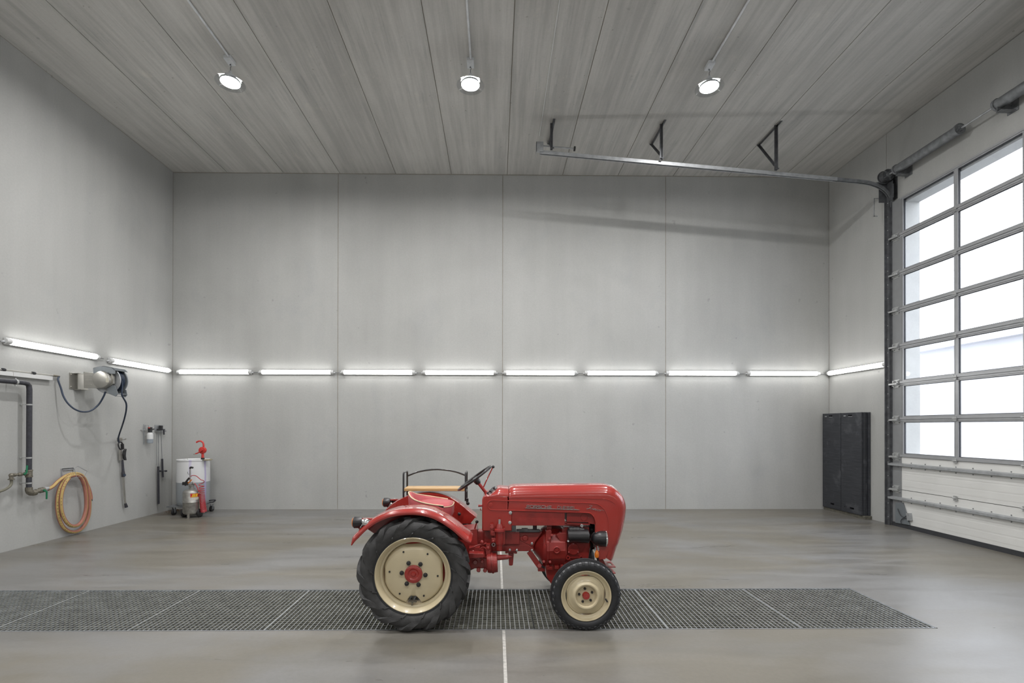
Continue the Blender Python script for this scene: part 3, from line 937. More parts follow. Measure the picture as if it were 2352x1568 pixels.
def build_front_wheel():
    cy = 4.245
    w = part('front_wheel', (FX, cy, FZ), tractor)
    prof = [(-.052, .222), (-.064, .232), (-.071, .252), (-.069, .272), (-.060, .288), (-.048, .296), (-.02, .301), (0, .302)]
    full = prof + [(-y, r) for y, r in reversed(prof[:-1])]
    tb = MB().lathe(full, (FX, cy, FZ), (0, 1, 0), 72, caps=False)
    lugs(tb, FX, cy, FZ, full, 4.9, 3.0, lambda t: 0, 34, 3, lambda t: .010, lambda t: .007 if t < .7 else .004, 0)
    lugs(tb, FX, cy, FZ, full, 9.1, 11.0, lambda t: 0, 34, 3, lambda t: .010, lambda t: .007 if t < .7 else .004, 0)
    for y, r in ((-.034, .299), (-.012, .302), (.012, .302), (.034, .299)):
        tb.lathe([(y - .007, r - .006), (y - .006, r + .007), (y + .006, r + .007), (y + .007, r - .006)], (FX, cy, FZ), (0, 1, 0), 72, caps=False)
    obj('tyre', tb, M['rubber2'], w, smooth=32, label='dark ribbed front tyre')
    wt = MB()
    for k in range(34):
        a = 2 * pi * (k + .5) / 34
        for da in (-.045, .0, .045):
            pass
        p0 = V((FX + .287 * cos(a), cy - .0615, FZ + .287 * sin(a))); p1 = V((FX + .2965 * cos(a), cy - .0485, FZ + .2965 * sin(a)))
        wt.bar(p0, p1, .022, .002, (-cos(a) * .5, -.8, -sin(a) * .5) if False else (cos(a) * .6, -.8, sin(a) * .6))
    obj('tread_edge', wt, M['rubber3'], w, smooth=0, label='pale worn blocks along the tread edge')
    rim = [(-.052, .221), (-.060, .221), (-.063, .216), (-.060, .210), (-.045, .205), (-.036, .196), (-.030, .178), (-.015, .176), (.03, .176), (.045, .2), (.06, .216), (.052, .221)]
    obj('rim', MB().lathe(rim, (FX, cy, FZ), (0, 1, 0), 64, caps=False), M['cream'], w)
    N_ = 96; rows = []; pat = []
    for j in range(N_):
        a = 2 * pi * j / N_
        d = .178
        for fa in (pi / 2 - .02, pi + .05, -.05, 1.5 * pi):
            c = cos(a - fa)
            if c > .2: d = min(d, .167 / c)
        pat.append((a, d))
    def mixd(d, r): return r if r < .15 else d
    for r, dy in ((1, .012), (.97, .004), (None, 0)):
        if r: rows.append([(FX + cos(a) * d * r, cy - .030 + dy, FZ + sin(a) * d * r) for a, d in pat])
    for r, dy in ((.159, .0), (.156, -.006), (.145, -.010), (.130, -.020), (.117, -.036), (.106, -.043), (.096, -.041), (.088, -.028), (.083, -.012), (.078, -.006), (.040, -.006), (.001, -.006)):
        rows.append([(FX + cos(a) * r, cy - .030 + dy, FZ + sin(a) * r) for a, d in pat])
    d_ = obj('wheel_disc', MB().rings(rows, caps=False), M['cream'], w)
    obj('hub_cap', MB().lathe([(.0, .033), (-.022, .033), (-.029, .028), (-.030, .001)], (FX, cy - .034, FZ), (0, 1, 0), 32, caps=False), M['red'], w, label='red hub cap')
    for k in range(5):
        a = k * 2 * pi / 5 + pi / 2 + .15
        p = V((FX + .060 * cos(a), cy - .033, FZ + .060 * sin(a)))
        obj('lug_nut', MB().lathe([(0, .0125), (.012, .011), (.015, .008), (.015, .001)], p, (0, -1, 0), 8), M['black'], w, label='black wheel nut')
    obj('valve', MB().cyl((FX + .172, cy - .04, FZ - .03), (FX + .188, cy - .055, FZ - .055), .007, n=8), M['black'], w)
    return w


def copy_far(o):
    """the same part mirrored to the far side"""
    c = o.copy(); COL.objects.link(c); c.parent = o.parent
    c.location = V((o.location.x, 2 * YC - o.location.y - 2 * (YC - wloc(o.parent).y), o.location.z)) if False else V((o.location.x, -o.location.y, o.location.z))
    c.rotation_euler = (0, 0, pi)
    for ch in list(o.children):
        d = ch.copy(); COL.objects.link(d); d.parent = c
        for g in list(ch.children):
            e = g.copy(); COL.objects.link(e); e.parent = d
    return c


copy_far(build_rear_wheel())
copy_far(build_front_wheel())

# ---------------------------------------------------------------- fenders
arch = [(100, 757), (128, 722), (165, 685), (225, 627), (300, 574), (400, 531), (500, 511), (600, 506), (700, 519), (780, 545), (850, 583), (920, 632), (980, 683), (1030, 722), (1072, 738)]
YO, YI = 4.165, 4.43
pa = spline([pY(c1(*p), YO) for p in arch], 5)
def fender():
    rows = []
    m = len(pa)
    for i, p in enumerate(pa):
        d = (pa[min(i + 1, m - 1)] - pa[max(i - 1, 0)]).normalized()
        n = V((-d.z, 0, d.x))
        if n.z < 0 and i > m * .2 and i < m * .8: n = -n
        t = i / (m - 1)
        k = 1.0
        if t < .08: k = .35 + .65 * t / .08
        if t > .95: k = .6 + .4 * (1 - t) / .05
        def P(off, y): return V((p.x, y, p.z)) + n * (off * k)
        rows.append([P(0, YO), P(.010, YO - .006), P(.022, YO - .005), P(.034, YO + .004), P(.044, YO + .022), P(.049, YO + .06), P(.050, YI - .07), P(.048, YI - .01), P(.044, YI),
                     P(.036, YI - .006), P(.042, YI - .07), P(.040, YO + .06), P(.035, YO + .024), P(.024, YO + .006), P(.008, YO + .004)])
    return MB().rings(rows)
fb = fender()
fe = obj('fender', fb, M['red'], tractor, smooth=45)
# inner vertical plate of the fender
pts = [V((p.x, YI - .006, p.z)) for p in pa[8:]]
def inner_plate():
    n0, n1 = 10, len(pa) - 3
    top = []
    for i in range(n0, n1 + 2):
        d = (pa[i + 1] - pa[i - 1]).normalized(); q = pa[i] + V((-d.z, 0, d.x)) * .042
        top.append(V((q.x, YI - .008, q.z)))
    a = V((-.275, YI - .008, .74)); b = V((-.62, YI - .008, .74)); c = V((pa[n0].x + .06, YI - .008, .80))
    return MB().prism(top + [a, b, c], (0, .007, 0))
obj('inner_plate', inner_plate(), M['red'], fe, smooth=0)
fe2 = obj('fender', mirrored(fb), M['red'], tractor, smooth=45)
obj('inner_plate', mirrored(inner_plate()), M['red'], fe2, smooth=0)
kb = MB()
for u, v in ((980, 497), ):
    p = pY(c1(u, v), 2 * YC - YI - .01)
    kb.sphere(p + V((0, -.012, 0)), .018)
obj('bolt', kb, M['black'], fe2, label='black knob on the inner plate')

# ---------------------------------------------------------------- tail lamps
def tail_lamp(mir):
    f = mirrored if mir else (lambda x: x)
    Y = 4.24
    c = pY(c1(135, 567), Y)
    rootb = MB().lathe([(.0, .001), (.0, .045), (.008, .052), (.05, .050), (.075, .040), (.085, .02), (.085, .001)], c + V((-.02, 0, 0)), (1, 0, 0), 24, caps=False)
    r = obj('tail_lamp', f(rootb), M['black'], tractor)
    obj('lens', f(MB().lathe([(-.012, .001), (-.011, .030), (-.006, .040), (0, .042)], c + V((-.02, 0, 0)), (1, 0, 0), 24, caps=False)), M['amber'], r, label='amber lens')
    a = pY(c1(150, 540), Y); b = pY(c1(300, 537), Y)
    obj('lamp_arm', f(MB().bar(a, b, .035, .012)), M['red'], r, smooth=0)
    rb = MB().lathe([(0, .001), (0, .034), (.03, .03), (.05, .012)], pY(c1(190, 590), Y), (-.7, 0, .4), 20)
    rb.lathe([(0, .001), (0, .034), (.03, .03), (.05, .012)], pY(c1(225, 572), Y - .03), (-.7, -.3, .4), 20)
    obj('reflector', f(rb), M['chrome'], r)
    obj('stalk', f(MB().cyl(pY(c1(160, 610), Y), pY(c1(185, 650), Y), .010, n=10)), M['red'], r)
tail_lamp(False); tail_lamp(True)

# ---------------------------------------------------------------- hood
HW = .212                                   # half width
YN = YC - HW
S = [(1168, 1117.5), (1172, 1114.8), (1179, 1112.8), (1200, 1112), (1240, 1111.2), (1279, 1110.4), (1330, 1109.6), (1378, 1109.2), (1391.8, 1111.2), (1403.4, 1115.5), (1413.3, 1122.7),
     (1421.6, 1131.3), (1427.6, 1141.3), (1431, 1152.9), (1431.6, 1166.1), (1429, 1187.7), (1423.3, 1212.6), (1411.7, 1247.4), (1402.5, 1275), (1399, 1281)]


def shell(sil, Rs, W, k, nr=9):
    """rounded cover: the side-view outline sil (world, centre plane) filleted to half width W"""
    m = len(sil); nrm = []
    for i in range(m):
        d = (sil[min(i + 1, m - 1)] - sil[max(i - 1, 0)]).normalized()
        if sil[i].x < sil[0].x + .09: d = V((1, 0, 0))
        nrm.append(V((d.z, 0, -d.x)))        # inward for an outline running up, over to the right and down
    grid = []
    for i in range(m):
        row = []
        for j in range(nr + 1):
            t = pi / 2 * j / nr
            off = Rs[i] * (1 - cos(t)) if False else Rs[i] * (1 - math.sqrt(max(0, 1 - (sin(t)) ** 2)))
            kk = k[i] if isinstance(k, list) else k
            w = W * (kk + (1 - kk) * sin(t))
            row.append((off, w))
        near = [sil[i] + nrm[i] * o + V((0, -w, 0)) for o, w in reversed(row)]
        far = [sil[i] + nrm[i] * o + V((0, w, 0)) for o, w in row]
        grid.append(near + far)
    return grid


sil = [pY(p, YC) for p in S]
sil = spline(sil[:3], 2)[:-1] + spline(sil[2:], 4)
Rs = [.100 for i in range(len(sil))]
for i in range(len(sil)):
    z = sil[i].z
    if sil[i].x > 1.2 and z < .85: Rs[i] = max(.02, .100 - (.85 - z) * .14)
grid = shell(sil, Rs, HW, .34)
hood_b = MB().rings(grid, closed_u=False, caps=False)
low = [(1390, 1283.8), (1376.8, 1284.7), (1372, 1268), (1369, 1245), (1368, 1219), (1368.3, 1201), (1366.5, 1191), (1360.5, 1183), (1350.3, 1177.6), (1297, 1176), (1166.6, 1172.5)]
lowp = [pY(p, YN) for p in low]
def side(grid_rows, lowpts, idx):
    edge = [g[idx] for g in grid_rows]
    mb = MB()
    y = edge[0].y
    poly = [V((p.x, y, p.z)) for p in edge] + [V((p.x, y, p.z)) for p in lowpts]
    mb.add(poly, [tuple(range(len(poly)))])
    return mb
for idx in (0, -1):
    s_ = side(grid, lowp, idx)
    hood_b.add(s_.v, s_.f)
# return flange along the nose leg so that the sheet has depth
inn = [V((p.x, YN, p.z)) for p in lowp[:9]]
for sgn in (1, -1):
    a = inn if sgn > 0 else [mirY(p) for p in inn]
    hood_b.rings([[p, p + V((0, .05 * sgn, 0))] for p in a], closed_u=False, caps=False)
hood = obj('hood', hood_b, M['red'], tractor, smooth=35, label='glossy red engine hood')
# raised beads of the side band, both sides
upper = [(1166, 1149.8), (1240, 1151.8), (1310, 1154), (1362, 1155.6), (1376, 1160), (1386.8, 1168.5), (1393, 1179), (1396.7, 1190.5), (1398.6, 1209), (1398, 1228), (1396.5, 1243)]
lower = [(1166, 1171.6), (1240, 1173.6), (1310, 1176), (1350.3, 1177.2), (1360.5, 1182.5), (1366.5, 1190.5), (1368.6, 1201), (1368.3, 1219), (1369.2, 1245), (1372, 1268), (1376.5, 1284)]
endb = [(1166, 1149.8), (1132, 1148.6), (1124, 1151), (1119.6, 1156), (1119.3, 1161.5), (1122.5, 1167), (1130, 1170.5), (1166, 1171.6)]
bb = MB()
for sg in (-1, 1):
    for L in (upper, lower, endb):
        pts = [pY(p, YN) for p in L]
        pts = [V((p.x, YC + sg * (HW + .000), p.z)) for p in pts]
        bb.tube(spline(pts, 5), .0055, 8)
obj('bead', bb, M['red'], hood)
gp = MB()
for sg in (-1, 1):
    pts = [pY(p, YN) for p in ((1168, 1142.2), (1232, 1142.3), (1300, 1143.3), (1374, 1144.8), (1392, 1146), (1404, 1151), (1413, 1157))]
    pts = [V((p.x, YC + sg * HW, p.z)) for p in pts]
    gp.tube(spline(pts, 4), .003, 6)
obj('crease', gp, M['red'], hood)
# chrome strip along the top and down the nose
st = [p + V((0, 0, .003)) for p in sil if p.x > pY((1279, 1110), YC).x and p.z > .95]
rows = []
for i, p in enumerate(st):
    d = (st[min(i + 1, len(st) - 1)] - st[max(i - 1, 0)]).normalized(); n = V((-d.z, 0, d.x))
    rows.append([p + V((0, -.009, 0)) - n * .006, p + V((0, -.007, 0)) + n * .004, p + V((0, .007, 0)) + n * .004, p + V((0, .009, 0)) - n * .006])
obj('trim_strip', MB().rings(rows), M['chrome'], hood, label='bright strip along the hood top')
# grille in the nose
gs = [p for p in sil if p.x > 1.16 and p.z < 1.06]
gb = MB()
for i in range(1, len(gs) - 1):
    for k in range(2):
        p = gs[i] + (gs[i + 1] - gs[i]) * (k / 2)
        gb.bar(p + V((-.004, -.06, 0)), p + V((-.004, .06, 0)), .016, .018)
obj('grille', gb, M['seal'], hood, smooth=0)

# lettering on the hood side, both sides: stroke letters on a 4 x 4 grid
GL = {'P': [[(0, 0), (0, 4), (4, 4), (4, 1.8), (0, 1.8)]], 'O': [[(0, 0), (4, 0), (4, 4), (0, 4), (0, 0)]], 'R': [[(0, 0), (0, 4), (4, 4), (4, 1.9), (0, 1.9)], [(2.2, 1.9), (4, 0)]],
      'S': [[(0, 0), (4, 0), (4, 2), (0, 2), (0, 4), (4, 4)]], 'C': [[(4, 0), (0, 0), (0, 4), (4, 4)]], 'H': [[(0, 0), (0, 4)], [(4, 0), (4, 4)], [(0, 2), (4, 2)]],
      'E': [[(4, 0), (0, 0), (0, 4), (4, 4)], [(0, 2), (3.4, 2)]], 'D': [[(0, 0), (3.4, 0), (4, .7), (4, 3.3), (3.4, 4), (0, 4), (0, 0)]], 'I': [[(0, 0), (0, 4)]], 'L': [[(0, 4), (0, 0), (4, 0)]]}
o_, e_ = pY((1209.8, 1165.2), YN), pY((1326, 1169.0), YN)
ux = (e_ - o_).normalized(); uz = V((-ux.z, 0, ux.x))
hgt = .0245; cw = hgt * 1.12
lt = MB()
xx = 0.0
word = 'PORSCHE DIESEL'
adv = {'I': .35}
tot = sum((1.36 if ch != ' ' else 1.9) if ch != 'I' else .62 for ch in word)
un = (e_ - o_).length / tot
for ch in word:
    if ch != ' ':
        for pl in GL[ch]:
            for a, b in zip(pl, pl[1:]):
                A_ = o_ + ux * (xx + a[0] / 4 * un) + uz * (a[1] / 4 * hgt); B_ = o_ + ux * (xx + b[0] / 4 * un) + uz * (b[1] / 4 * hgt)
                d = (B_ - A_).normalized() * .0018
                lt.bar(A_ - d + V((0, -.004, 0)), B_ + d + V((0, -.004, 0)), .0038, .010, (0, 1, 0))
    xx += un * (1.9 if ch == ' ' else .62 if ch == 'I' else 1.36)
a, b = pY((1206.3, 1165.3), YN), pY((1330.5, 1169.6), YN)
lt.bar(a + V((0, -.004, -.002)), b + V((0, -.004, -.002)), .0038, .010, (0, 1, 0))
badge = obj('lettering', lt, M['chrome'], hood, smooth=0, label='silver block lettering')
# script badge
JR = [[(-.2, 3.4), (.3, 4.2), (2.2, 4.1)], [(1.5, 4.1), (1.1, 1.5), (.7, .1), (.1, -.7), (-.4, -.3), (.4, .5), (1.6, .6)],
      [(1.9, 2.0), (1.7, .7), (2.2, .1), (2.9, .8), (3.2, 2.0), (3.1, .6), (3.5, .1)], [(3.5, .1), (4.1, 1.9), (4.1, 0), (4.6, 1.5), (5.1, 1.9), (5.1, .5), (5.5, .1)],
      [(5.5, .1), (6.1, 1.9), (6.0, .5), (6.4, .1)], [(6.2, 2.9), (6.35, 3.1)], [(7.6, 1.8), (6.9, 1.6), (6.8, .5), (7.3, .05), (7.9, .6), (7.9, 1.5), (7.4, 1.9)],
      [(7.9, 1.5), (8.6, 1.6), (8.6, .1)], [(8.6, .9), (9.1, 1.8), (9.7, 1.9), (10.9, 1.75)]]
o2, e2 = pY((1349.0, 1167.6), YN), pY((1383.5, 1175.2), YN)
vx = (e2 - o2) / 10.5; vz = V((-vx.z, 0, vx.x)) * 1.0
jb = MB()
for pl in JR:
    pts = [o2 + vx * x_ + vz * (y_ * .62) + vx * (y_ * .25) + V((0, -.003, 0)) for x_, y_ in pl]
    jb.tube(spline(pts, 4) if len(pts) > 2 else pts, .0017, 6)
obj('script_badge', jb, M['chrome'], hood, label='silver handwriting badge')

# ---------------------------------------------------------------- cowl behind the hood
low_o = [(1107.3, 1219.5), (1107.3, 1180), (1107.3, 1148), (1108.3, 1143.5), (1110.5, 1140.2), (1114, 1137.8), (1119, 1137.2)]
cpo = [pY(p, YN) for p in low_o] + [pY(p, YN) for p in ((1166.4, 1139.2), (1166.4, 1172.5), (1175.4, 1173), (1175.6, 1219.5))]
cb = MB().prism([V((p.x, YC - HW, p.z)) for p in cpo], (0, 2 * HW, 0))
zc_ = lambda px: pY((px, 1137.2 + (px - 1119) * 2.0 / 47.4), YN).z - .003
rows = []
for px, py in ((1119, 1135.6), (1127, 1129), (1136, 1121.8), (1142, 1117.2), (1145, 1115.5), (1150, 1115.6), (1158, 1116.4), (1167.2, 1117.4)):
    top = pY((px, py), YC); z0 = zc_(px); xx_ = top.x
    rows.append([(xx_, YC + HW * sg_ * (.34 + .66 * sin(t_)), z0 + (top.z - z0) * cos(t_)) for sg_, t_ in [(-1, pi / 2 * (1 - j / 9)) for j in range(10)] + [(1, pi / 2 * j / 9) for j in range(10)]])
up = MB().rings(rows)
cowl = obj('cowl', cb, M['red'], tractor, smooth=35, bevel=.010, label='red cowl with the dashboard')
obj('cowl_top', up, M['red'], cowl, smooth=40)
d0, d1 = pY((1120, 1134), YC), pY((1142, 1117.2), YC)
dn = V((-(d1 - d0).z, 0, (d1 - d0).x)).normalized()
db = MB()
db.bar(d0 + dn * .004, d1 + dn * .004, .22, .008, dn)
dash = obj('dashboard', db, M['chrome'], cowl, smooth=0)
for k, (t_, y_) in enumerate(((.55, -.06), (.55, .06), (.35, -.01))):
    p = d0 + (d1 - d0) * t_ + V((0, y_, 0)) + dn * .008
    obj('gauge', MB().lathe([(0, .036), (.004, .036), (.005, .030), (.003, .028), (.003, .001)], p, dn, 24, caps=False), M['black'], dash)
for t_, y_ in ((.15, -.15), (.42, -.16), (.8, -.15)):
    p = d0 + (d1 - d0) * t_ + V((0, y_, 0))
    obj('switch', MB().cyl(p, p + dn * .02, .005, n=8).sphere(p + dn * .024, .010, n=10, m=6), M['black'], dash)
obj('lever_grip', MB().cyl(pY((1098.5, 1161), YN), pY((1107.5, 1161), YN), .012, .010, n=10).tube([pY((1104, 1167), YN), pY((1103, 1170), YN), pY((1106, 1172), YN)], .004, 6), M['redm'], cowl)
eb = MB().lathe([(0, .02), (.006, .018), (.007, .001)], pY((1127.3, 1159.5), YN), (0, -1, 0), 20)
obj('pivot_cover', eb, M['red'], cowl)
# side panel and fuel tank below the hood
sp = [pY(p, YN + .006) for p in ((1175.5, 1172.8), (1297.3, 1176.2), (1297.3, 1206.8), (1175.5, 1206.8))]
spb = MB().prism(sp, (0, 2 * HW - .012, 0))
spn = obj('side_panel', spb, M['redm'], tractor, smooth=0, bevel=.003, label='flat red panel below the hood')
for u, v in ((557, 707), (550, 843)):
    p = pY(c2(u, v), YN)
    obj('bolt', MB().lathe([(-.004, .016), (.004, .016), (.007, .010), (.007, .001)], p, (0, -1, 0), 16), M['zinc'], cowl, label='pale bolt head')

# fan housing behind the opening
fp = [pY(p, YN + .03) for p in ((1302, 1178), (1352, 1178), (1362, 1184), (1367, 1192), (1367, 1204), (1352, 1201.5), (1351, 1199), (1302, 1197.5))]
fh = obj('fan_housing', MB().prism(fp, (0, .30, 0)), M['redm'], tractor, smooth=0)
obj('cover_ring', MB().lathe([(0, .036), (.004, .034), (.004, .028), (.0, .026)], pY(c2(1580, 770), YN + .03), (0, -1, 0), 28, caps=False), M['redm'], fh)
pb_ = MB()
for a, b_ in (((1310, 842), (1540, 868)), ((1310, 868), (1470, 882)), ((1470, 882), (1560, 885))):
    pb_.cyl(pY(c2(*a), YN + .05), pY(c2(*b_), YN + .05), .011, n=10)
pb_.bar(pY(c2(1330, 840), YN + .08), pY(c2(1640, 852), YN + .08), .12, .012)
obj('fuel_line', pb_, M['redm'], tractor)

# ---------------------------------------------------------------- engine, bell housing, transmission
YE = YC - .17                               # near face of the engine castings
zc = (pY((1270, 1209), YC).z + pY((1270, 1297), YC).z) / 2
def px_x(px, Y): return pY((px, 1200), Y).x
ry = (pY((1270, 1209), YE).z - pY((1270, 1297), YE).z) / 2
bell = []
for px, r in ((1227, .055), (1229, .075), (1238, .120), (1247, .180), (1253, .197), (1254, .213), (1258.5, .213), (1259.5, .205), (1296, .200), (1299.5, .190), (1299.5, .001)):
    bell.append((px_x(px, YE + .06) - px_x(1227, YE + .06), r))
bx = V((px_x(1227, YE + .06), YC, zc))
blm = obj('bell_housing', MB().lathe(bell, bx, (1, 0, 0), 16, caps=False), M['redm'], tractor, smooth=22, label='red clutch housing')
b = MB()
b.prism(q2(YE - .02, (1050, 960), (1110, 940), (1130, 960), (1118, 1150), (1090, 1160), (1040, 1150)), (0, .06, 0))
b.prism(q2(YE - .01, (1190, 1010), (1240, 985), (1340, 985), (1340, 1110), (1250, 1112)), (0, .08, 0))
b.prism(q2(YE + .02, (1270, 930), (1330, 930), (1335, 1000), (1270, 990)), (0, .1, 0))
b.prism(q2(YE + .02, (1060, 895), (1130, 895), (1130, 945), (1060, 945)), (0, .1, 0))
obj('casting_rib', b, M['redm'], blm, smooth=0, bevel=.006)
for u, v in ((1130, 1016), (1100, 1060), (1020, 1380), (1105, 1385)):
    obj('bolt', MB().cyl(pY(c2(u, v), YE - .035), pY(c2(u, v), YE + .05), .012, n=10), M['redm'], blm)
obj('inspection_cap', MB().lathe([(0, .034), (.02, .034), (.024, .028), (.016, .022), (.016, .012), (.022, .010), (.022, .001)], pY((1278.3, 1261.5), YE - .02), (0, -1, 0), 28, caps=False), M['redm'], blm)
# engine block
en = MB().prism(q2(YE + .02, (1300, 905), (1650, 905), (1660, 1200), (1640, 1340), (1480, 1500), (1300, 1500)), (0, .30, 0))
en.prism(q2(YE + .04, (1040, 1430), (1330, 1420), (1340, 1560), (1240, 1640), (1140, 1720), (1060, 1600)), (0, .26, 0))
eng = obj('engine_block', en, M['redm'], tractor, smooth=0, bevel=.008, label='red engine block')
pear = []
for k in range(28):
    a = 2 * pi * k / 28
    rx = 80 * (1 - .18 * max(0, sin(a))); pear.append((1430 + rx * cos(a), 1215 - 92 * sin(a) * (1 if sin(a) > 0 else .85)))
pc = MB().prism(q2(YE - .012, *pear), (0, .04, 0))
cv_ = obj('timing_cover', pc, M['redm'], eng, smooth=20, bevel=.006)
b = MB()
for u, v in ((1430, 1135), (1365, 1250), (1495, 1250)): b.cyl(pY(c2(u, v), YE - .02), pY(c2(u, v), YE), .008, n=8)
obj('bolt', b, M['redm'], cv_)
b = MB()
for u in (1357, 1537):
    p = pY(c2(u, 1331), YE - .02)
    b.lathe([(0, .020), (.03, .020), (.03, .010), (.0, .010)], p, (0, 1, 0), 20, closed=True)
e1, e2_ = pY(c2(1357, 1331), YE), pY(c2(1537, 1331), YE)
b.bar(e1 + V((.02, 0, .006)), e2_ + V((-.02, 0, .006)), .02, .006).bar(e1 + V((.015, 0, -.015)), pY(c2(1445, 1400), YE), .02, .007).bar(e2_ + V((-.015, 0, -.015)), pY(c2(1445, 1400), YE), .02, .007)
obj('lifting_eye', b, M['redm'], eng, smooth=30)
b = MB()
for px, py, w_, h_ in ((1262, 1303, .05, .03), (1278, 1301, .04, .03), (1290, 1300, .03, .04), (1258, 1299, .03, .02)):
    b.box(pY((px, py), YE + .02), (w_, .06, h_))
obj('sump_flange', b, M['redm'], eng, smooth=0, bevel=.004)
obj('far_tyre_piece', MB().prism([pY(p, YE + .05) for p in ((1259, 1325), (1272, 1325), (1278, 1334), (1269, 1336))], (0, .12, 0)), M['black'], eng, smooth=0)  # black piece standing in for the visible bit of the far front tyre
# dynamo / starter
sa, sb2 = pY(c2(1342, 1030), YE - .03), pY(c2(1630, 1030), YE - .03)
sm = MB().lathe([(0, .055), (.004, .066), (.20, .066), (.205, .062), ((sb2 - sa).length - .04, .062), ((sb2 - sa).length, .045), ((sb2 - sa).length, .001)], sa, (1, 0, 0), 32)
stt = obj('starter_motor', sm, M['black'], tractor, label='black starter motor')
so = MB().lathe([(0, .03), (.004, .036), (.10, .036), (.104, .03), (.14, .022), (.15, .022)], pY(c2(1362, 950), YE - .02), (1, 0, 0), 24)
for k in range(3): so.lathe([(.02 + .03 * k, .036), (.02 + .03 * k, .039), (.028 + .03 * k, .039), (.028 + .03 * k, .036)], pY(c2(1362, 950), YE - .02), (1, 0, 0), 24, caps=False)
obj('solenoid', so, M['black'], stt)
b = MB().cyl(pY(c2(1540, 905), YE - .02), pY(c2(1555, 870), YE - .02), .007, n=8).tube(spline([pY(c2(*p), YE - .03) for p in ((1545, 905), (1530, 885), (1545, 870), (1560, 885), (1550, 910))], 4), .005, 6)
b.cyl(pY(c2(1358, 1098), YE - .09), pY(c2(1358, 1098), YE - .06), .009, n=10)
obj('terminal', b, M['zinc'], stt)
# transmission tunnel and rear casing
YT = YC - .10
tn = MB().prism(q2(YT, (60, 1000), (110, 960), (600, 960), (640, 985), (960, 985), (990, 960), (1010, 980), (900, 1120), (880, 1180), (890, 1238), (800, 1242), (300, 1246), (270, 1290), (240, 1360), (180, 1400), (60, 1400), (20, 1250), (30, 1100)), (0, .12, 0))
trn = obj('transmission', tn, M['redm'], tractor, smooth=0, bevel=.014, label='red gearbox and transmission tunnel')
b = MB().cyl((RX, 4.36, RZ + .03), (RX, 2 * YC - 4.36, RZ + .03), .085, n=24)
b.cyl((RX, 4.62, RZ + .03), (RX, 4.98, RZ + .03), .20, n=28)
b.prism([pY(p, YC - .14) for p in ((1000, 1225), (1095, 1215), (1100, 1300), (1010, 1345))], (0, .28, 0))
obj('rear_axle', b, M['redm'], tractor, smooth=30)
b = MB().prism(q2(YT - .03, (190, 965), (683, 975), (683, 1143), (190, 1138)), (0, .035, 0))
obj('gear_cover', b, M['redm'], trn, smooth=0, bevel=.004)
b = MB().prism(q2(YT - .008, (690, 1040), (720, 1040), (870, 1130), (870, 1168), (840, 1165), (690, 1085)), (0, .03, 0))
b.prism(q2(YT - .006, (300, 1150), (800, 1150), (880, 1200), (880, 1238), (310, 1238)), (0, .02, 0))
b.lathe([(0, .03), (.012, .028), (.016, .02), (.016, .001)], pY(c2(760, 1058), YT), (0, -1, 0), 20)
obj('casting_rib', b, M['redm'], trn, smooth=20, bevel=.003)
for u, v in ((855, 1128), (855, 1222), (645, 1222), (548, 1218)):
    obj('bolt', MB().lathe([(0, .013), (.012, .013), (.015, .008), (.015, .001)], pY(c2(u, v), YT - .01), (0, -1, 0), 6), M['zinc'], trn, smooth=0, label='bright bolt head')
b = MB().bar(pY(c2(640, 955), YC - .04), pY(c2(960, 955), YC - .04), .05, .025).box(pY(c2(755, 945), YC - .04), (.06, .05, .03)).box(pY(c2(605, 925), YC - .1), (.04, .04, .08)).box(pY(c2(895, 905), YC + .12), (.04, .03, .14))
obj('shift_linkage', b, M['galvd'], trn, smooth=0)
# upright hydraulic cylinder
YH = YN - .065
cx_ = pY(c2(405, 1030), YH)
def zz(v): return pY(c2(405, v), YH).z
hc = MB().lathe([(0, .026), (zz(1140) - zz(1225), .026), (zz(1140) - zz(1225), .034), (zz(1120) - zz(1225), .036), (zz(965) - zz(1225), .036), (zz(960) - zz(1225), .050), (zz(935) - zz(1225), .048), (zz(925) - zz(1225), .034), (zz(865) - zz(1225), .022), (zz(860) - zz(1225), .018)], (cx_.x, cx_.y, zz(1225)), (0, 0, 1), 24)
hcy = obj('hydraulic_cylinder', hc, M['redm'], tractor)
obj('piston_rod', MB().cyl((cx_.x, cx_.y, zz(862)), (cx_.x, cx_.y, zz(800)), .011, n=14), M['zinc'], hcy, label='bright piston rod')
b = MB().box(pY(c2(460, 1030), YH + .02), (.03, .03, .15)).box(pY(c2(300, 935), YH + .02), (.03, .03, .10)).box(pY(c2(320, 990), YH + .02), (.04, .04, .04)).cyl(pY(c2(300, 905), YH), pY(c2(300, 905), YH + .04), .018, n=14).box(pY(c2(400, 1050), YH + .09), (.10, .14, .12))
b.box(pY(c2(325, 1080), YH + .02), (.04, .05, .04)).sphere(pY(c2(322, 1102), YH), .016)
obj('valve_block', b, M['redm'], hcy, smooth=30, bevel=.003)
ring = [pY(c2(323 + 20 * cos(a), 1150 + 22 * sin(a)), YH) for a in [2 * pi * k / 16 for k in range(16)]]
obj('pull_ring', MB().tube(ring, .0028, 6, closed=True), M['zinc'], hcy)
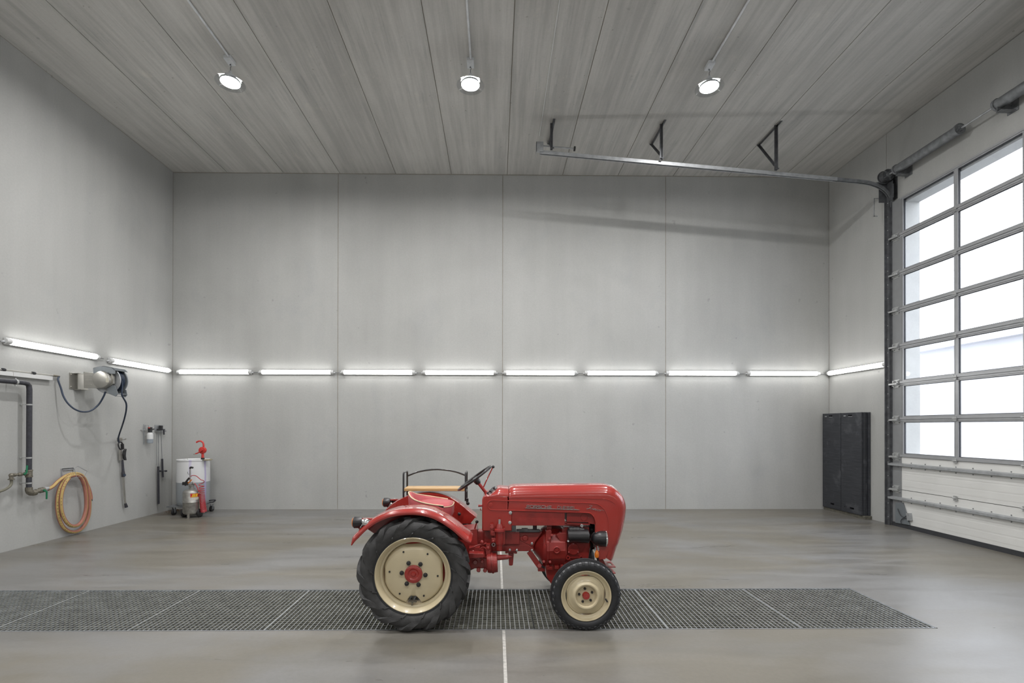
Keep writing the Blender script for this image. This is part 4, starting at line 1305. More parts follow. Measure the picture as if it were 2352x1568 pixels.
# belly parts: draw bracket, strut, drum brake, footrest, castings
b = MB().prism(q2(YC - .09, (486, 1240), (650, 1240), (648, 1275), (610, 1275), (605, 1262), (530, 1262), (525, 1272), (486, 1272)), (0, .18, 0))
b.prism(q2(YC - .04, (528, 1262), (606, 1262), (592, 1430), (575, 1440), (545, 1440), (538, 1430)), (0, .05, 0))
obj('mounting_bracket', b, M['redm'], tractor, smooth=0, bevel=.005)
b = MB().bar(pY(c2(815, 1245), YC - .1), pY(c2(960, 1450), YC - .1), .03, .05, (1, 0, .5)).cyl(pY(c2(830, 1265), YC - .1), pY(c2(940, 1420), YC - .1), .014, n=10)
b.box(pY(c2(985, 1470), YC - .1), (.07, .06, .05)).cyl(pY(c2(960, 1440), YC - .14), pY(c2(960, 1440), YC - .06), .02, n=12)
obj('brace_strut', b, M['redm'], tractor, smooth=30)
b = MB().cyl(pY(c2(990, 1440), YC - .13), pY(c2(1030, 1470), YC - .13), .010, n=8)
obj('drag_link', b, M['black'], tractor)
YF2 = 4.50
def under(f):
    b = MB().prism(q2(YF2 - .05, (-20, 1270), (185, 1275), (190, 1330), (-20, 1338)), (0, .22, 0))
    fr = obj('footrest', f(b), M['redm'], tractor, smooth=0, bevel=.004)
    b = MB().cyl(pY(c2(308, 1300), YF2), pY(c2(308, 1300), YF2 + .12), .001, n=4) if False else MB()
    c_ = pY(c2(308, 1400), YF2 + .06)
    b.lathe([(-.05, .04), (-.05, .085), (-.03, .092), (-.01, .092), (-.008, .098), (.008, .098), (.01, .092), (.045, .088), (.05, .05)], c_, (1, 0, .08), 24)
    b.cyl(c_ + V((.04, 0, .05)), c_ + V((.15, 0, .055)), .028, .022, n=12).cyl(c_ + V((.15, 0, .055)), c_ + V((.185, 0, .058)), .016, .003, n=10)
    obj('brake_drum', f(b), M['redm'], tractor, smooth=25)
    b = MB().prism(q2(YF2 + .06, (-60, 1340), (240, 1335), (250, 1480), (220, 1530), (195, 1530), (190, 1478), (140, 1478), (135, 1532), (98, 1532), (90, 1478), (-60, 1478)), (0, .16, 0))
    for u, v, r in ((70, 1395, .022), (165, 1385, .016), (115, 1500, .020), (205, 1505, .020)):
        b.cyl(pY(c2(u, v), YF2 + .03), pY(c2(u, v), YF2 + .08), r, r * .85, n=14)
    obj('axle_casting', f(b), M['redm'], tractor, smooth=25, bevel=.004)
    b = MB()
    for L in (((0, 1200), (120, 1155), (225, 1130)), ((130, 1215), (180, 1180), (240, 1225)), ((165, 1200), (190, 1260), (205, 1330)), ((215, 1200), (235, 1190), (255, 1220))):
        b.tube(spline([pY(c2(*p), YF2 + .05) for p in L], 4), .008, 7)
    for u, v in ((38, 1250), (165, 1115), (250, 1195), (170, 1262)): b.sphere(pY(c2(u, v), YF2 + .05), .02, n=10, m=6)
    b.box(pY(c2(250, 1205), YF2 + .07), (.04, .05, .1)).box(pY(c2(60, 1250), YF2 + .1), (.1, .1, .1))
    obj('brake_linkage', f(b), M['redm'], tractor, smooth=30)
under(lambda x: x); under(mirrored)
# gear levers with black knobs
for p, q in (((1107, 1212), (1095.5, 1198)),):
    b = MB().tube([pY((1086.5, 1225), YC - .1), pY((1091, 1212), YC - .1), pY((1095, 1199), YC - .1)], .007, 8)
    g = obj('gear_lever', b, M['redm'], tractor)
    obj('knob', MB().sphere(pY((1095.5, 1198), YC - .1), .016), M['black'], g)

# ---------------------------------------------------------------- front axle and headlamps
b = MB().cyl((FX, 4.26, FZ + .02), (FX, 2 * YC - 4.26, FZ + .02), .035, n=16).box((FX, YC, FZ + .10), (.22, .22, .2)).box((FX - .1, YC, FZ + .2), (.3, .26, .16))
b.bar((FX, 4.36, FZ + .03), (FX, YC, FZ + .1), .07, .08).bar((FX, 2 * YC - 4.36, FZ + .03), (FX, YC, FZ + .1), .07, .08)
obj('front_axle', b, M['redm'], tractor, smooth=30, bevel=.004)
b = MB().prism([pY(p, YC - .12) for p in ((1376, 1285), (1386, 1285), (1397, 1309), (1397, 1320), (1388, 1312))], (0, .24, 0))
for y0 in ((1299.5, 1313.5)):
    p = pY((1404, y0), YC - .06)
    b.slab(2, p.z - .005, p.z + .005, (p.x - .06, p.x + .035), (YC - .10, YC + .10), [(p.x - .015, p.x + .015, YC - .05, YC + .05)])
obj('tow_bracket', b, M['redm'], tractor, smooth=0, bevel=.003)


def headlamp(f):
    Y = 4.60
    o = pY((1390.5, 1236.5), Y)
    dirn = V((1, -.05, -.02)).normalized()
    k = 4.6 / F_
    hb = MB().lathe([(-33 * k, .001), (-32.5 * k, .020), (-31 * k, .036), (-27.5 * k, .052), (-21.5 * k, .067), (-12 * k, .077), (-1.5 * k, .078), (0, .078)], o, dirn, 36, caps=False)
    h = obj('headlamp', f(hb), M['black'], tractor, label='black bowl headlamp')
    obj('rim_ring', f(MB().lathe([(-.003, .080), (.008, .080), (.012, .074), (.006, .070)], o, dirn, 36, caps=False)), M['chrome'], h)
    obj('lens', f(MB().lathe([(.006, .072), (.014, .055), (.019, .03), (.020, .001)], o, dirn, 36, caps=False)), M['lens'], h)
    b = MB().cyl(pY((1371.5, 1252), Y), pY((1371, 1263), Y), .016, n=10).box(pY((1371, 1258), Y), (.04, .03, .012)).box(pY((1370, 1262), Y), (.045, .025, .014)).cyl(pY((1382, 1254), Y), pY((1383, 1257), Y), .006, n=8)
    obj('lamp_mount', f(b), M['zinc'], h, smooth=30)
    b = MB().tube(spline([pY(p, Y + .03) for p in ((1371, 1262), (1374, 1272), (1373, 1290))], 5), .010, 8).tube(spline([pY(p, Y + .02) for p in ((1374, 1265), (1381, 1268), (1384, 1267))], 4), .006, 7)
    b.tube(spline([pY(p, Y + .02) for p in ((1376, 1266), (1379, 1275), (1374, 1288), (1373, 1298))], 5), .006, 7)
    obj('lamp_bracket', f(b), M['seal'], h)
    ob = MB().lathe([(0, .006), (.008, .018), (.03, .022), (.055, .018), (.075, .008), (.076, .001)], pY((1370.6, 1281.3), Y - .02), (.03, -.02, 1), 20)
    obj('indicator', f(ob), M['amber'], h, label='amber indicator')
headlamp(lambda x: x); headlamp(mirrored)

# ---------------------------------------------------------------- steering, seat, bench
hx = pY((1090.5, 1097.5), YC)
dirw = (pY((1127, 1070), YC) - pY((1054, 1123), YC)).normalized()
nrm_ = V((-dirw.z, 0, dirw.x))
e2w = V((0, 1, 0))
sw = part('steering_wheel', hx, tractor)
R_ = .198
ringp = [hx + dirw * (R_ * cos(a)) + e2w * (R_ * sin(a)) for a in [2 * pi * k / 48 for k in range(48)]]
obj('wheel_ring', MB().tube(ringp, .012, 12, closed=True), M['black'], sw, label='black steering wheel ring')
b = MB()
for k in range(3):
    a = k * 2 * pi / 3 + .5
    b.bar(hx - nrm_ * .02, hx + dirw * (R_ * cos(a)) + e2w * (R_ * sin(a)), .028, .012, nrm_)
obj('spoke', b, M['black'], sw, smooth=0)
obj('wheel_hub', MB().lathe([(-.060, .022), (-.045, .030), (-.02, .034), (.01, .030), (.016, .020), (.016, .001)], hx - nrm_ * .01, nrm_, 24), M['black'], sw)
obj('steering_column', MB().cyl(hx - nrm_ * .05, pY((1120, 1136), YC), .016, n=16).cyl(pY((1115, 1130), YC), pY((1122, 1139), YC), .022, n=12), M['red'], tractor)
lv = obj('throttle_lever', MB().tube([pY((1110.5, 1118.5), YC - .08), pY((1120, 1097), YC - .08), pY((1131.5, 1073.5), YC - .08)], .006, 8), M['red'], tractor)
obj('knob', MB().sphere(pY((1132.8, 1071.8), YC - .08), .015), M['black'], lv)

# seat
def sx(u, v, Y=YC): return pY(c1(u, v), Y)
xb, xf = sx(585, 400).x, sx(935, 400).x
zs = sx(800, 405).z - .035
seat_e = part('seat', ((xb + xf) / 2, YC, zs), tractor)
cush = MB()
rows = []
L_, Wd = (xf - xb), .215
def sup(t, n): return (abs(cos(t)) ** (2 / n) * (1 if cos(t) >= 0 else -1), abs(sin(t)) ** (2 / n) * (1 if sin(t) >= 0 else -1))
for f, dz in ((.90, -.085), (.99, -.07), (1, -.03), (.99, .012), (.95, .032), (.80, .044), (.4, .050), (.01, .052)):
    rows.append([(xb + L_ * .55 + L_ * .45 * f * sup(2 * pi * k / 40, 3.6)[0], YC + Wd * f * sup(2 * pi * k / 40, 3.6)[1], zs + dz) for k in range(40)])
obj('cushion', MB().rings(rows), M['seatred'], seat_e)
# wrap-around bolster: plan U open to the front
path = []
for k in range(25):
    t = -1 + 2 * k / 24
    a = t * 1.98
    px_ = xb + .235 - .235 * cos(a) if abs(a) < pi / 2 else xb + .235 + (abs(a) - pi / 2) * .27
    py_ = YC + .225 * sin(a) if abs(a) < pi / 2 else YC + .225 * (1 if a > 0 else -1) * (1 - .10 * (abs(a) - pi / 2))
    s = abs(t)
    ztop = sx(640, 322).z - (sx(640, 322).z - (zs + .035)) * max(0, (s - .15) / .85) ** .6
    path.append((V((px_, py_, 0)), ztop, s))
rows = []
pip = []
for i, (p, zt, s) in enumerate(path):
    d = (path[min(i + 1, 24)][0] - path[max(i - 1, 0)][0]).normalized(); n = V((d.y, -d.x, 0))   # outward
    if n.dot(p - V((xb + .22, YC, 0))) < 0: n = -n
    z0 = zs - .08
    lean = .03 * (1 - s)
    def Q(off, z): return V((p.x, p.y, z)) + n * (off + lean * (z - z0) / .3)
    rows.append([Q(-.030, z0), Q(-.002, z0), Q(.012, z0 + .3 * (zt - z0)), Q(.010, zt - .02), Q(.0, zt), Q(-.022, zt - .004), Q(-.04, zt - .03), Q(-.05, z0 + .35 * (zt - z0)), Q(-.05, z0 + .05)])
    pip.append(Q(.002, zt + .002))
obj('bolster', MB().rings(rows), M['seatred'], seat_e)
obj('piping', MB().tube(pip, .0065, 8), M['piping'], seat_e, label='cream piping')
pf = [(xb + L_ * .55 + L_ * .45 * .985 * sup(a, 3.6)[0], YC + Wd * .985 * sup(a, 3.6)[1], zs + .022) for a in [-2.0 + 4.0 * k / 30 for k in range(31)]]
obj('piping', MB().tube(pf, .005, 8), M['piping'], seat_e, label='cream piping')
b = MB().box((xf - .10, YC, zs - .13), (.16, .16, .07)).box((xb + .24, YC, zs - .11), (.30, .30, .05)).bar((xf - .05, YC - .08, zs - .1), (xf - .0, YC - .08, zs - .22), .05, .03).bar((xf - .05, YC + .08, zs - .1), (xf - .0, YC + .08, zs - .22), .05, .03)
b.bar((xb + .24, YC, zs - .13), (RX + .05, YC, RZ + .2), .12, .10)
obj('seat_carrier', b, M['redm'], seat_e, smooth=0, bevel=.006)
obj('adjuster', MB().box(sx(830, 440, YC - .215), (.05, .02, .022)), M['black'], seat_e, smooth=0, bevel=.004)

# passenger bench on the far fender
Yn, Yf = 5.20, 5.42
bench = part('passenger_bench', (sx(780, 300, 5.3).x, 5.3, sx(780, 300, 5.3).z), tractor)
pl = sx(528, 312, Yn); pr = sx(1023, 312, Yn)
zt = sx(600, 288, Yn).z
obj('seat_plank', MB().box2((pl.x, Yn - .01, pl.z), (pr.x, Yf - .01, zt)), M['wood'], bench, smooth=0, bevel=.006)
b = MB()
for u, bot in ((523, 385), (1031, 385)):
    xn = sx(u, 250, Yn).x
    ztop = sx(u, 162, Yn).z
    zb = .98
    b.tube([(xn, Yn, zb), (xn, Yn, ztop - .03)] + spline([(xn, Yn, ztop - .03), (xn, Yn + .012, ztop - .004), (xn, Yn + .05, ztop)], 4)[1:] + spline([(xn, Yf - .05, ztop), (xn, Yf - .012, ztop - .004), (xn, Yf, ztop - .03)], 4) + [(xn, Yf, zb)], .0100, 10)
    b.cyl((xn, Yn, pl.z - .012), (xn, Yf, pl.z - .012), .010, n=8)
x0_, x1_ = sx(523, 250, Yn).x, sx(1031, 250, Yn).x
zl = sx(540, 188, Yf).z; zm = sx(800, 134, Yf).z
b.tube(spline([(x0_, Yf, zl), (x0_ + .14, Yf, zl + (zm - zl) * .68), ((x0_ + x1_) / 2, Yf, zm), (x1_ - .14, Yf, zl + (zm - zl) * .68), (x1_, Yf, zl)], 8), .0095, 10)
obj('bench_frame', b, M['blackm'], bench, label='black tubular frame')
b = MB().cyl(sx(1045, 395, Yn) + V((0, 0, .03)), sx(1045, 418, Yn), .014, n=10).sphere(sx(1050, 412, Yn - .01), .02, n=10, m=6)
obj('clamp_knob', b, M['black'], bench)

# ================================================================== LEFT WALL SERVICES
b = MB().box2((XL + .001, 4.6, 2.498), (XL + .06, 7.55, 2.555))
cdt = tag(obj('cable_duct', b, M['whitep'], smooth=0, bevel=.003), 'white cable duct running along the left wall to the photo edge', 'cable duct')
b = MB().box2((XL + .001, 6.935, 2.497), (XL + .0615, 6.938, 2.5565))
obj('duct_joint', b, M['joint'], cdt, smooth=0)
PZ = 2.578
ap = tag(obj('air_pipe', MB().cyl((XL + .04, 4.6, PZ), (XL + .04, 7.60, PZ), .0085, n=12), M['stain']), 'thin steel air pipe clipped to the left wall above the white cable duct', 'pipe')
for y in (6.83, 7.27, 5.9):
    b = MB().cyl((XL + .04, y - .012, PZ), (XL + .04, y + .012, PZ), .02, n=14).box2((XL + .001, y - .008, PZ - .01), (XL + .04, y + .008, PZ + .01)).box2((XL + .03, y - .035, PZ - .008), (XL + .06, y - .012, PZ + .02))
    obj('pipe_clip', b, M['seal'], ap, smooth=30)
obj('coupling', MB().lathe([(0, .012), (.01, .016), (.05, .016), (.055, .011), (.10, .013), (.105, .009)], (XL + .04, 7.58, PZ), (0, 1, 0), 14), M['brass'], ap)

# feed hose in a big loop to the reel
hp = [V((XL + .04, 7.68, PZ))] + [on(0, x, y, XL + d) for x, y, d in ((133.5, 872, .06), (140, 891, .09), (145.5, 909, .12), (156, 926, .17), (172, 939.5, .23), (191, 945.5, .28), (210, 942, .33), (227, 928, .38))] + [on(0, 238.5, 909, XL + .44), on(0, 242, 899, XL + .46)]
tag(obj('feed_hose', MB().tube(spline(hp, 8), .013, 12), M['hoseblue']), 'dark blue hose looping from the thin air pipe to the hose reel', 'hose')

# ---------------------------------------------------------------- hose reel
def r4(u, v): return (150 + u / 12.06, 830 + v / 12.06)
YA = 8.02
def qr(Y, *uv): return [pY(r4(*p), Y) for p in uv]
reel = thing('hose_reel', (XL, 8.05, 2.4), 'stainless and grey hose reel with dark blue hose on the left wall', 'hose reel')
b = MB().box2((XL + .001, 7.90, 2.395), (XL + .012, 8.20, 2.66))
b.box2((XL + .001, 7.98, 2.655), (XL + .09, 8.17, 2.662)).box2((XL + .001, 7.98, 2.388), (XL + .13, 8.17, 2.396)).box2((XL + .07, 7.98, 2.395), (XL + .078, 8.17, 2.66))
for y in (7.93, 8.17):
    for z in (2.43, 2.63): b.cyl((XL + .01, y, z), (XL + .024, y, z), .013, n=8)
obj('wall_plate', b, M['stain'], reel, smooth=0)
arm = qr(YA, (500, 285), (545, 285), (545, 300), (1280, 320), (1335, 420), (1335, 610), (1200, 700), (1130, 738), (510, 735))
b = MB().prism(arm, (0, .035, 0))
for v in (380, 515, 640):
    p, q = pY(r4(545, v), YA), pY(r4(730, v), YA); b.bar(p, q, .006, .008, (0, 0, 1))
obj('arm', b, M['stain'], reel, smooth=0, bevel=.003)
cc = pY(r4(1055, 505), YA)
b = MB().lathe([(0, .145), (-.035, .145), (-.055, .135), (-.062, .12), (-.064, .001)], cc, (0, 1, 0), 40, caps=False)
cv_ = obj('drive_cover', b, M['stain'], reel)
obj('sticker', MB().prism(qr(YA - .066, (1120, 450), (1200, 450), (1205, 575), (1125, 575)), (0, .003, 0)), M['paper'], cv_, smooth=0)
fc = pY((247, 873), 8.07)
for y, r in ((8.07, .222), (8.225, .222)):
    b = MB().lathe([(0, .06), (0, r - .03), (-.004, r - .02), (-.004, r - .012), (-.010, r - .006), (-.004, r), (.006, r), (.006, .06)], (fc.x, y, fc.z), (0, 1, 0), 56)
    f_ = obj('drum_flange', b, M['galv'] if y < 8.1 else M['reelgrey'], reel)
b = MB()
for k in range(6): b.lathe([(8.085 + .021 * k - 8.07, .12), (8.088 + .021 * k - 8.07, .165 + .018), (8.0955 + .021 * k - 8.07, .192), (8.103 + .021 * k - 8.07, .165 + .018), (8.106 + .021 * k - 8.07, .12)], fc, (0, 1, 0), 48, caps=False)
obj('wound_hose', b, M['hoseblue'], reel)
b = MB().prism(qr(7.99, (770, 180), (940, 133), (1070, 125), (1290, 165), (1370, 240), (1365, 340), (775, 325)), (0, .014, 0))
tp = qr(7.99, (770, 180), (940, 133), (1070, 125), (1290, 165), (1370, 240))
for p, q in zip(tp, tp[1:]):
    d = (q - p).normalized(); n = V((-d.z, 0, d.x)) * .006
    b.add([p, q, q + V((0, .28, 0)), p + V((0, .28, 0)), p - n, q - n, q + V((0, .28, 0)) - n, p + V((0, .28, 0)) - n], [(0, 1, 2, 3), (4, 7, 6, 5), (0, 4, 5, 1), (1, 5, 6, 2), (2, 6, 7, 3), (3, 7, 4, 0)])
for u in (935, 1183): b.cyl(pY(r4(u, 305), 7.99), pY(r4(u, 305), 7.975), .010, n=10)
obj('top_guard', b, M['reelgrey'], reel, smooth=0)
b = MB()
for y in (8.03, 8.235):
    b.prism(qr(y, (1160, 745), (1300, 650), (1380, 690), (1440, 855), (1440, 905), (1390, 970), (1200, 890)) if y < 8.1 else [V((p.x, y, p.z)) for p in qr(8.03, (1300, 720), (1420, 760), (1445, 905), (1390, 970), (1280, 930))], (0, .012, 0))
a_ = pY(r4(1425, 890), 8.04); c_ = pY(r4(1400, 955), 8.04)
b.cyl(a_, V((a_.x, 8.24, a_.z)), .010, n=10).bar(c_, V((c_.x, 8.24, c_.z)), .03, .006)
obj('hose_guide', b, M['reelgrey'], reel, smooth=30)
hx_ = fc.x + .165
hs_ = [V((hx_ + .02, 8.14, fc.z)), V((hx_ + .025, 8.14, fc.z - .12)), V((hx_ + .02, 8.14, fc.z - .24))] + [on(0, x, y, X_) for x, y, X_ in ((289.5, 925, -6.32), (290, 940, -6.36), (286.5, 958, -6.45), (280.5, 978, -6.60), (274, 997, -6.80), (271.5, 1008, -6.88), (272.5, 1014.5, -6.905))]
obj('pressure_hose', MB().tube(spline(hs_, 8), .0125, 12), M['hoseblue'], reel, label='dark blue hose hanging down to the spray lance')

# ---------------------------------------------------------------- spray lance on its wall hook
GX = XL + .06
def qg(u, v): return on(0, 250 + u / 8.25, 990 + v / 8.25, GX)
b = MB().box2((XL + .001, 8.89, 1.515), (XL + .012, 9.01, 1.575)).bar(V((XL, 8.985, 1.535)), V((XL + .09, 8.985, 1.535)), .03, .008).bar(V((XL + .09, 8.985, 1.535)), V((XL + .09, 8.985, 1.56)), .03, .008, (1, 0, 0))
tag(obj('lance_hook', b, M['stain'], smooth=0), 'small steel wall hook holding the spray lance below the hose reel', 'hook')
lance = thing('spray_lance', qg(270, 700), 'long spray lance with grey grip hanging on the left wall below the hose reel', 'spray lance')
ring = [qg(225 + 45 * cos(a) + 10 * sin(a), 275 + 70 * sin(a)) for a in [2 * pi * k / 20 for k in range(20)]]
b = MB().tube(ring, .012, 8, closed=True).bar(qg(255, 240), qg(262, 345), .035, .035, (1, 0, 0)).cyl(qg(180, 150), qg(195, 215), .014, n=10)
obj('trigger_guard', b, M['black'], lance, smooth=30)
b = MB().prism([qg(*p) for p in ((205, 350), (245, 350), (265, 420), (262, 560), (208, 555))], (-.02, 0, 0))
obj('grip_plate', b, M['stain'], lance, smooth=0, bevel=.003)
b = MB().prism([qg(*p) for p in ((262, 365), (300, 330), (312, 335), (300, 400), (296, 470), (312, 550), (285, 550), (262, 520), (254, 440))], (.03, 0, 0))
obj('grip', b, M['black'], lance, smooth=0, bevel=.006)
b = MB().tube([qg(258, 540), qg(263, 640), qg(270, 750), qg(272, 800), qg(273, 865)], [.016, .020, .022, .030, .028], 12)
obj('handle_sleeve', b, M['pipe'], lance)
obj('knob', MB().cyl(qg(268, 830) + V((.02, 0, 0)), qg(268, 830) + V((.045, -.02, 0)), .022, n=14), M['hoseblue'], lance, label='blue-black knob')
b = MB().tube([qg(265, 860), qg(275, 1050), qg(290, 1250), qg(312, 1385)], .010, 10).tube([qg(285, 860), qg(298, 1050), qg(308, 1250), qg(322, 1385)], .010, 10)
obj('lance_tube', b, M['stain'], lance)
b = MB().tube([qg(312, 1365), qg(322, 1400), qg(332, 1438)], [.018, .024, .028], 12)
obj('nozzle', b, M['pipe'], lance)

# ---------------------------------------------------------------- dark water pipe with valves
WX = XL + .13
def qw(px, py): return on(0, px, py, WX)
pz0 = qw(67, 880).z; py0 = qw(67, 1000).y; pzb = qw(67, 1128).z
wp = thing('water_pipe', (WX, py0, pzb), 'dark grey water pipe coming along the left wall and dropping to a green-handled valve', 'pipe')
path = [V((WX, 4.6, pz0)), V((WX, py0 - .09, pz0)), V((WX, py0 - .035, pz0 - .008)), V((WX, py0 - .008, pz0 - .035)), V((WX, py0, pz0 - .09)), V((WX, py0, pzb + .02))]
obj('pipe', MB().tube(path, .0335, 20), M['pipe'], wp)
for yy, zz_ in ((py0 - .2, None), (py0 - 1.6, None), (None, qw(67, 929).z), (None, qw(67, 1051).z), (None, qw(67, 1109).z)):
    b = MB()
    if zz_ is None:
        b.lathe([(-.012, .034), (-.012, .040), (.012, .040), (.012, .034)], (WX, yy, pz0), (0, 1, 0), 24, closed=True)
        b.cyl((XL + .001, yy, pz0), (WX - .036, yy, pz0), .006, n=8).cyl((WX, yy, pz0 + .036), (WX, yy, pz0 + .058), .008, n=8).box((WX, yy, pz0 - .046), (.012, .02, .02))
    else:
        b.lathe([(-.010, .034), (-.010, .039), (.010, .039), (.010, .034)], (WX, py0, zz_), (0, 0, 1), 24, closed=True)
        b.cyl((XL + .001, py0, zz_), (WX - .036, py0, zz_), .005, n=8).cyl((XL + .001, py0, zz_), (XL + .012, py0, zz_), .014, n=10).box((WX, py0 + .046, zz_), (.02, .014, .012))
    obj('pipe_clamp', b, M['zinc'], wp, smooth=30)
tz = qw(67, 1087).z
b = MB().lathe([(-.055, .034), (-.055, .042), (-.035, .044), (-.03, .038), (.03, .038), (.035, .044), (.055, .042), (.055, .034)], (WX, py0, tz), (0, 0, 1), 24)
b.cyl((WX, py0, tz), (WX, py0 - .065, tz), .026, n=16).cyl((WX, py0 - .06, tz), (WX, py0 - .11, tz), .018, n=14).lathe([(0, .02), (.01, .027), (.05, .027), (.06, .02)], (WX, py0 - .16, tz), (0, 1, 0), 8)
b.cyl((WX, py0 - .15, tz), (WX, py0 - .22, tz), .016, n=14).sphere((WX, py0 - .255, tz), .03, (1, 1, 1), 14, 8).cyl((WX, py0 - .20, tz), (WX, py0 - .235, tz), .026, n=8).cyl((WX, py0 - .255, tz), (WX, py0 - .255, tz - .05), .024, n=14).cyl((WX, py0 - .255, tz - .05), (WX, py0 - .255, tz - .062), .038, n=14)
obj('side_fitting', b, M['brass'], wp, smooth=30, label='weathered brass side outlet')
b = MB().cyl((WX + .02, py0 - .10, tz), (WX + .045, py0 - .10, tz), .012, n=10).bar((WX + .045, py0 - .115, tz), (WX + .05, py0 - .09, tz + .022), .02, .012, (1, 0, 0)).bar((WX + .05, py0 - .09, tz + .015), (WX + .05, py0 - .08, tz + .125), .022, .010, (1, 0, 0))
obj('valve_handle', b, M['green'], wp, smooth=0, label='green valve handle, upper')
b = MB().tube([(WX, py0, pzb + .06), (WX, py0, pzb + .02), (WX, py0 + .008, pzb - .005), (WX, py0 + .03, pzb - .024), (WX, py0 + .06, pzb - .03), (WX, py0 + .10, pzb - .03)], [.042, .044, .044, .044, .044, .042], 20)
el = obj('elbow', b, M['brass'], wp)
zv = pzb - .03
b = MB().lathe([(.10, .036), (.11, .036), (.112, .030), (.16, .032), (.17, .042), (.215, .042), (.22, .036), (.235, .036)], (WX, py0, zv), (0, 1, .12), 20)
obj('ball_valve', b, M['brass'], wp)
b = MB().lathe([(0, .036), (.03, .036), (.04, .026), (.075, .024)], V((WX, py0, zv)) + V((0, 1, .12)).normalized() * .235, (0, 1, .12), 20)
obj('hose_coupling', b, M['galv'], wp)
b = MB().cyl((WX + .03, py0 + .185, zv + .02), (WX + .055, py0 + .185, zv + .02), .014, n=10).bar((WX + .055, py0 + .175, zv + .03), (WX + .06, py0 + .215, zv - .008), .022, .012, (1, 0, 0)).bar((WX + .06, py0 + .215, zv + .002), (WX + .06, py0 + .213, zv - .115), .022, .010, (1, 0, 0))
obj('valve_handle', b, M['green'], wp, smooth=0, label='green valve handle, lower')
b = MB().tube(spline([V((WX, py0 - .255, tz - .06)), V((WX, py0 - .256, tz - .12)), V((WX, py0 - .30, tz - .17)), V((WX, py0 - .40, tz - .205)), V((WX - .02, py0 - .6, tz - .23)), V((WX - .04, py0 - .9, tz - .2))], 8), .017, 12)
tag(obj('side_hose', b, M['grhose']), 'thin grey-green hose leaving the upper brass outlet toward the left photo edge', 'hose')

# ---------------------------------------------------------------- coiled delivery hose on its bracket
loops = [(109.5, 1123.5, .13), (121, 1117, .12), (134, 1104.5, .10), (149, 1094, .09), (164, 1088, .085), (179, 1088, .08), (190, 1094, .07), (199, 1111, .06), (204.5, 1139, .055), (205.5, 1165, .055), (202, 1189, .055), (192.5, 1208, .055), (179, 1219, .06), (164, 1221, .06),
         (149, 1214, .06), (138.5, 1198, .06), (132.5, 1175, .065), (131.5, 1150, .07), (134.5, 1129, .08), (142, 1110, .09), (152, 1099, .12), (164, 1092.5, .14), (177, 1091.5, .14), (186, 1098, .13), (193.5, 1115, .12), (197.5, 1143, .11), (197, 1168, .11), (191, 1191, .11), (180, 1204.5, .11),
         (166, 1207.5, .11), (153.5, 1199.5, .11), (144, 1182, .11), (140, 1159, .115), (141.5, 1134, .12), (148, 1112.5, .13), (159, 1097, .14)]
ends = [(170, 1090.5, .09), (184, 1092, .07), (196, 1104, .05), (204, 1120, .04), (208.5, 1136, .036), (209.5, 1146, .036)]
hpts = spline([on(0, x, y, XL + d) for x, y, d in loops], 7)
ch = tag(obj('water_hose', MB().tube(hpts, .0255, 14), M['orange']), 'thick red-orange hose with a yellow stripe coiled on the left wall beside the water pipe', 'hose')
ctr = on(0, 168, 1155, XL + .08)
rows = []; letters = MB(); last = 0
for i, p in enumerate(hpts):
    t = (hpts[min(i + 1, len(hpts) - 1)] - hpts[max(i - 1, 0)]).normalized()
    o = V((0, p.y - ctr.y, p.z - ctr.z)); o = (o - t * o.dot(t)).normalized()
    if i < 30: o = V((0, -.6, .8)); o = (o - t * o.dot(t)).normalized()
    n = (o * .62 + V((.78, 0, 0))).normalized(); s_ = t.cross(n).normalized()
    rows.append([p + (n * cos(a) + s_ * sin(a)) * .0268 for a in (-.62, -.4, -.2, 0, .2, .4, .62)] + [p + (n * cos(a) + s_ * sin(a)) * .0240 for a in (.62, 0, -.62)])
    if i > 20 and i % 2 == 0 and random.random() < .72 and p.y < ctr.y + .02:
        c = p + n * .0272
        letters.bar(c - s_ * .006, c + s_ * .006, .0026, .0012, n)
        letters.bar(c - s_ * .006 + t * .009, c + s_ * .006 + t * .009, .0026, .0012, n)
        if random.random() < .7: letters.bar(c + s_ * random.choice((-.006, 0, .006)), c + s_ * random.choice((-.006, 0, .006)) + t * .009, .0026, .0012, n)
obj('stripe', MB().rings(rows), M['yellow'], ch, label='yellow stripe with black print')
obj('print', letters, M['seal'], ch, smooth=0)
he = spline([on(0, x, y, XL + d) for x, y, d in ends], 6)
hend = obj('hose_end', MB().tube(he, .022, 12), M['orange'], ch)
obj('end_clip', MB().cyl(he[-1], he[-1] + V((0, .01, -.03)), .016, n=10), M['galvd'], hend)
def frame(q, d, w_):
    b_ = MB()
    for a, c in zip(q, q[1:]): b_.bar(on(0, *a, XL + d), on(0, *c, XL + d), w_, .012, (1, 0, 0))
    return b_
b = frame(((142, 1097), (142, 1076.5), (168.5, 1074.5), (168.5, 1092)), .012, .012)
b.bar(on(0, 142, 1078, XL + .012), on(0, 168.5, 1076, XL + .012), .03, .012, (1, 0, 0))
for q in ((172, 1075.5), (179, 1070.2), (200.5, 1082), (195, 1092)): pass
f2 = [on(0, x, y, XL + .20) for x, y in ((171, 1076), (179, 1070.2), (200.5, 1082), (194, 1093))]
for p, q in zip(f2, f2[1:]): b.bar(p, q, .010 if p is f2[1] else .004, .006, (1, 0, 0))
f0 = on(0, 176, 1096, XL + .20); b.bar(V((XL + .0, f0.y, f0.z)), f0, .05, .006).bar(f0, f2[0], .004, .005, (1, 0, 0)).bar(f0, f2[3], .004, .005, (1, 0, 0))
tag(obj('hose_hanger', b, M['galv'], smooth=0), 'angular flat-bar wall bracket carrying the coiled red-orange hose', 'bracket')

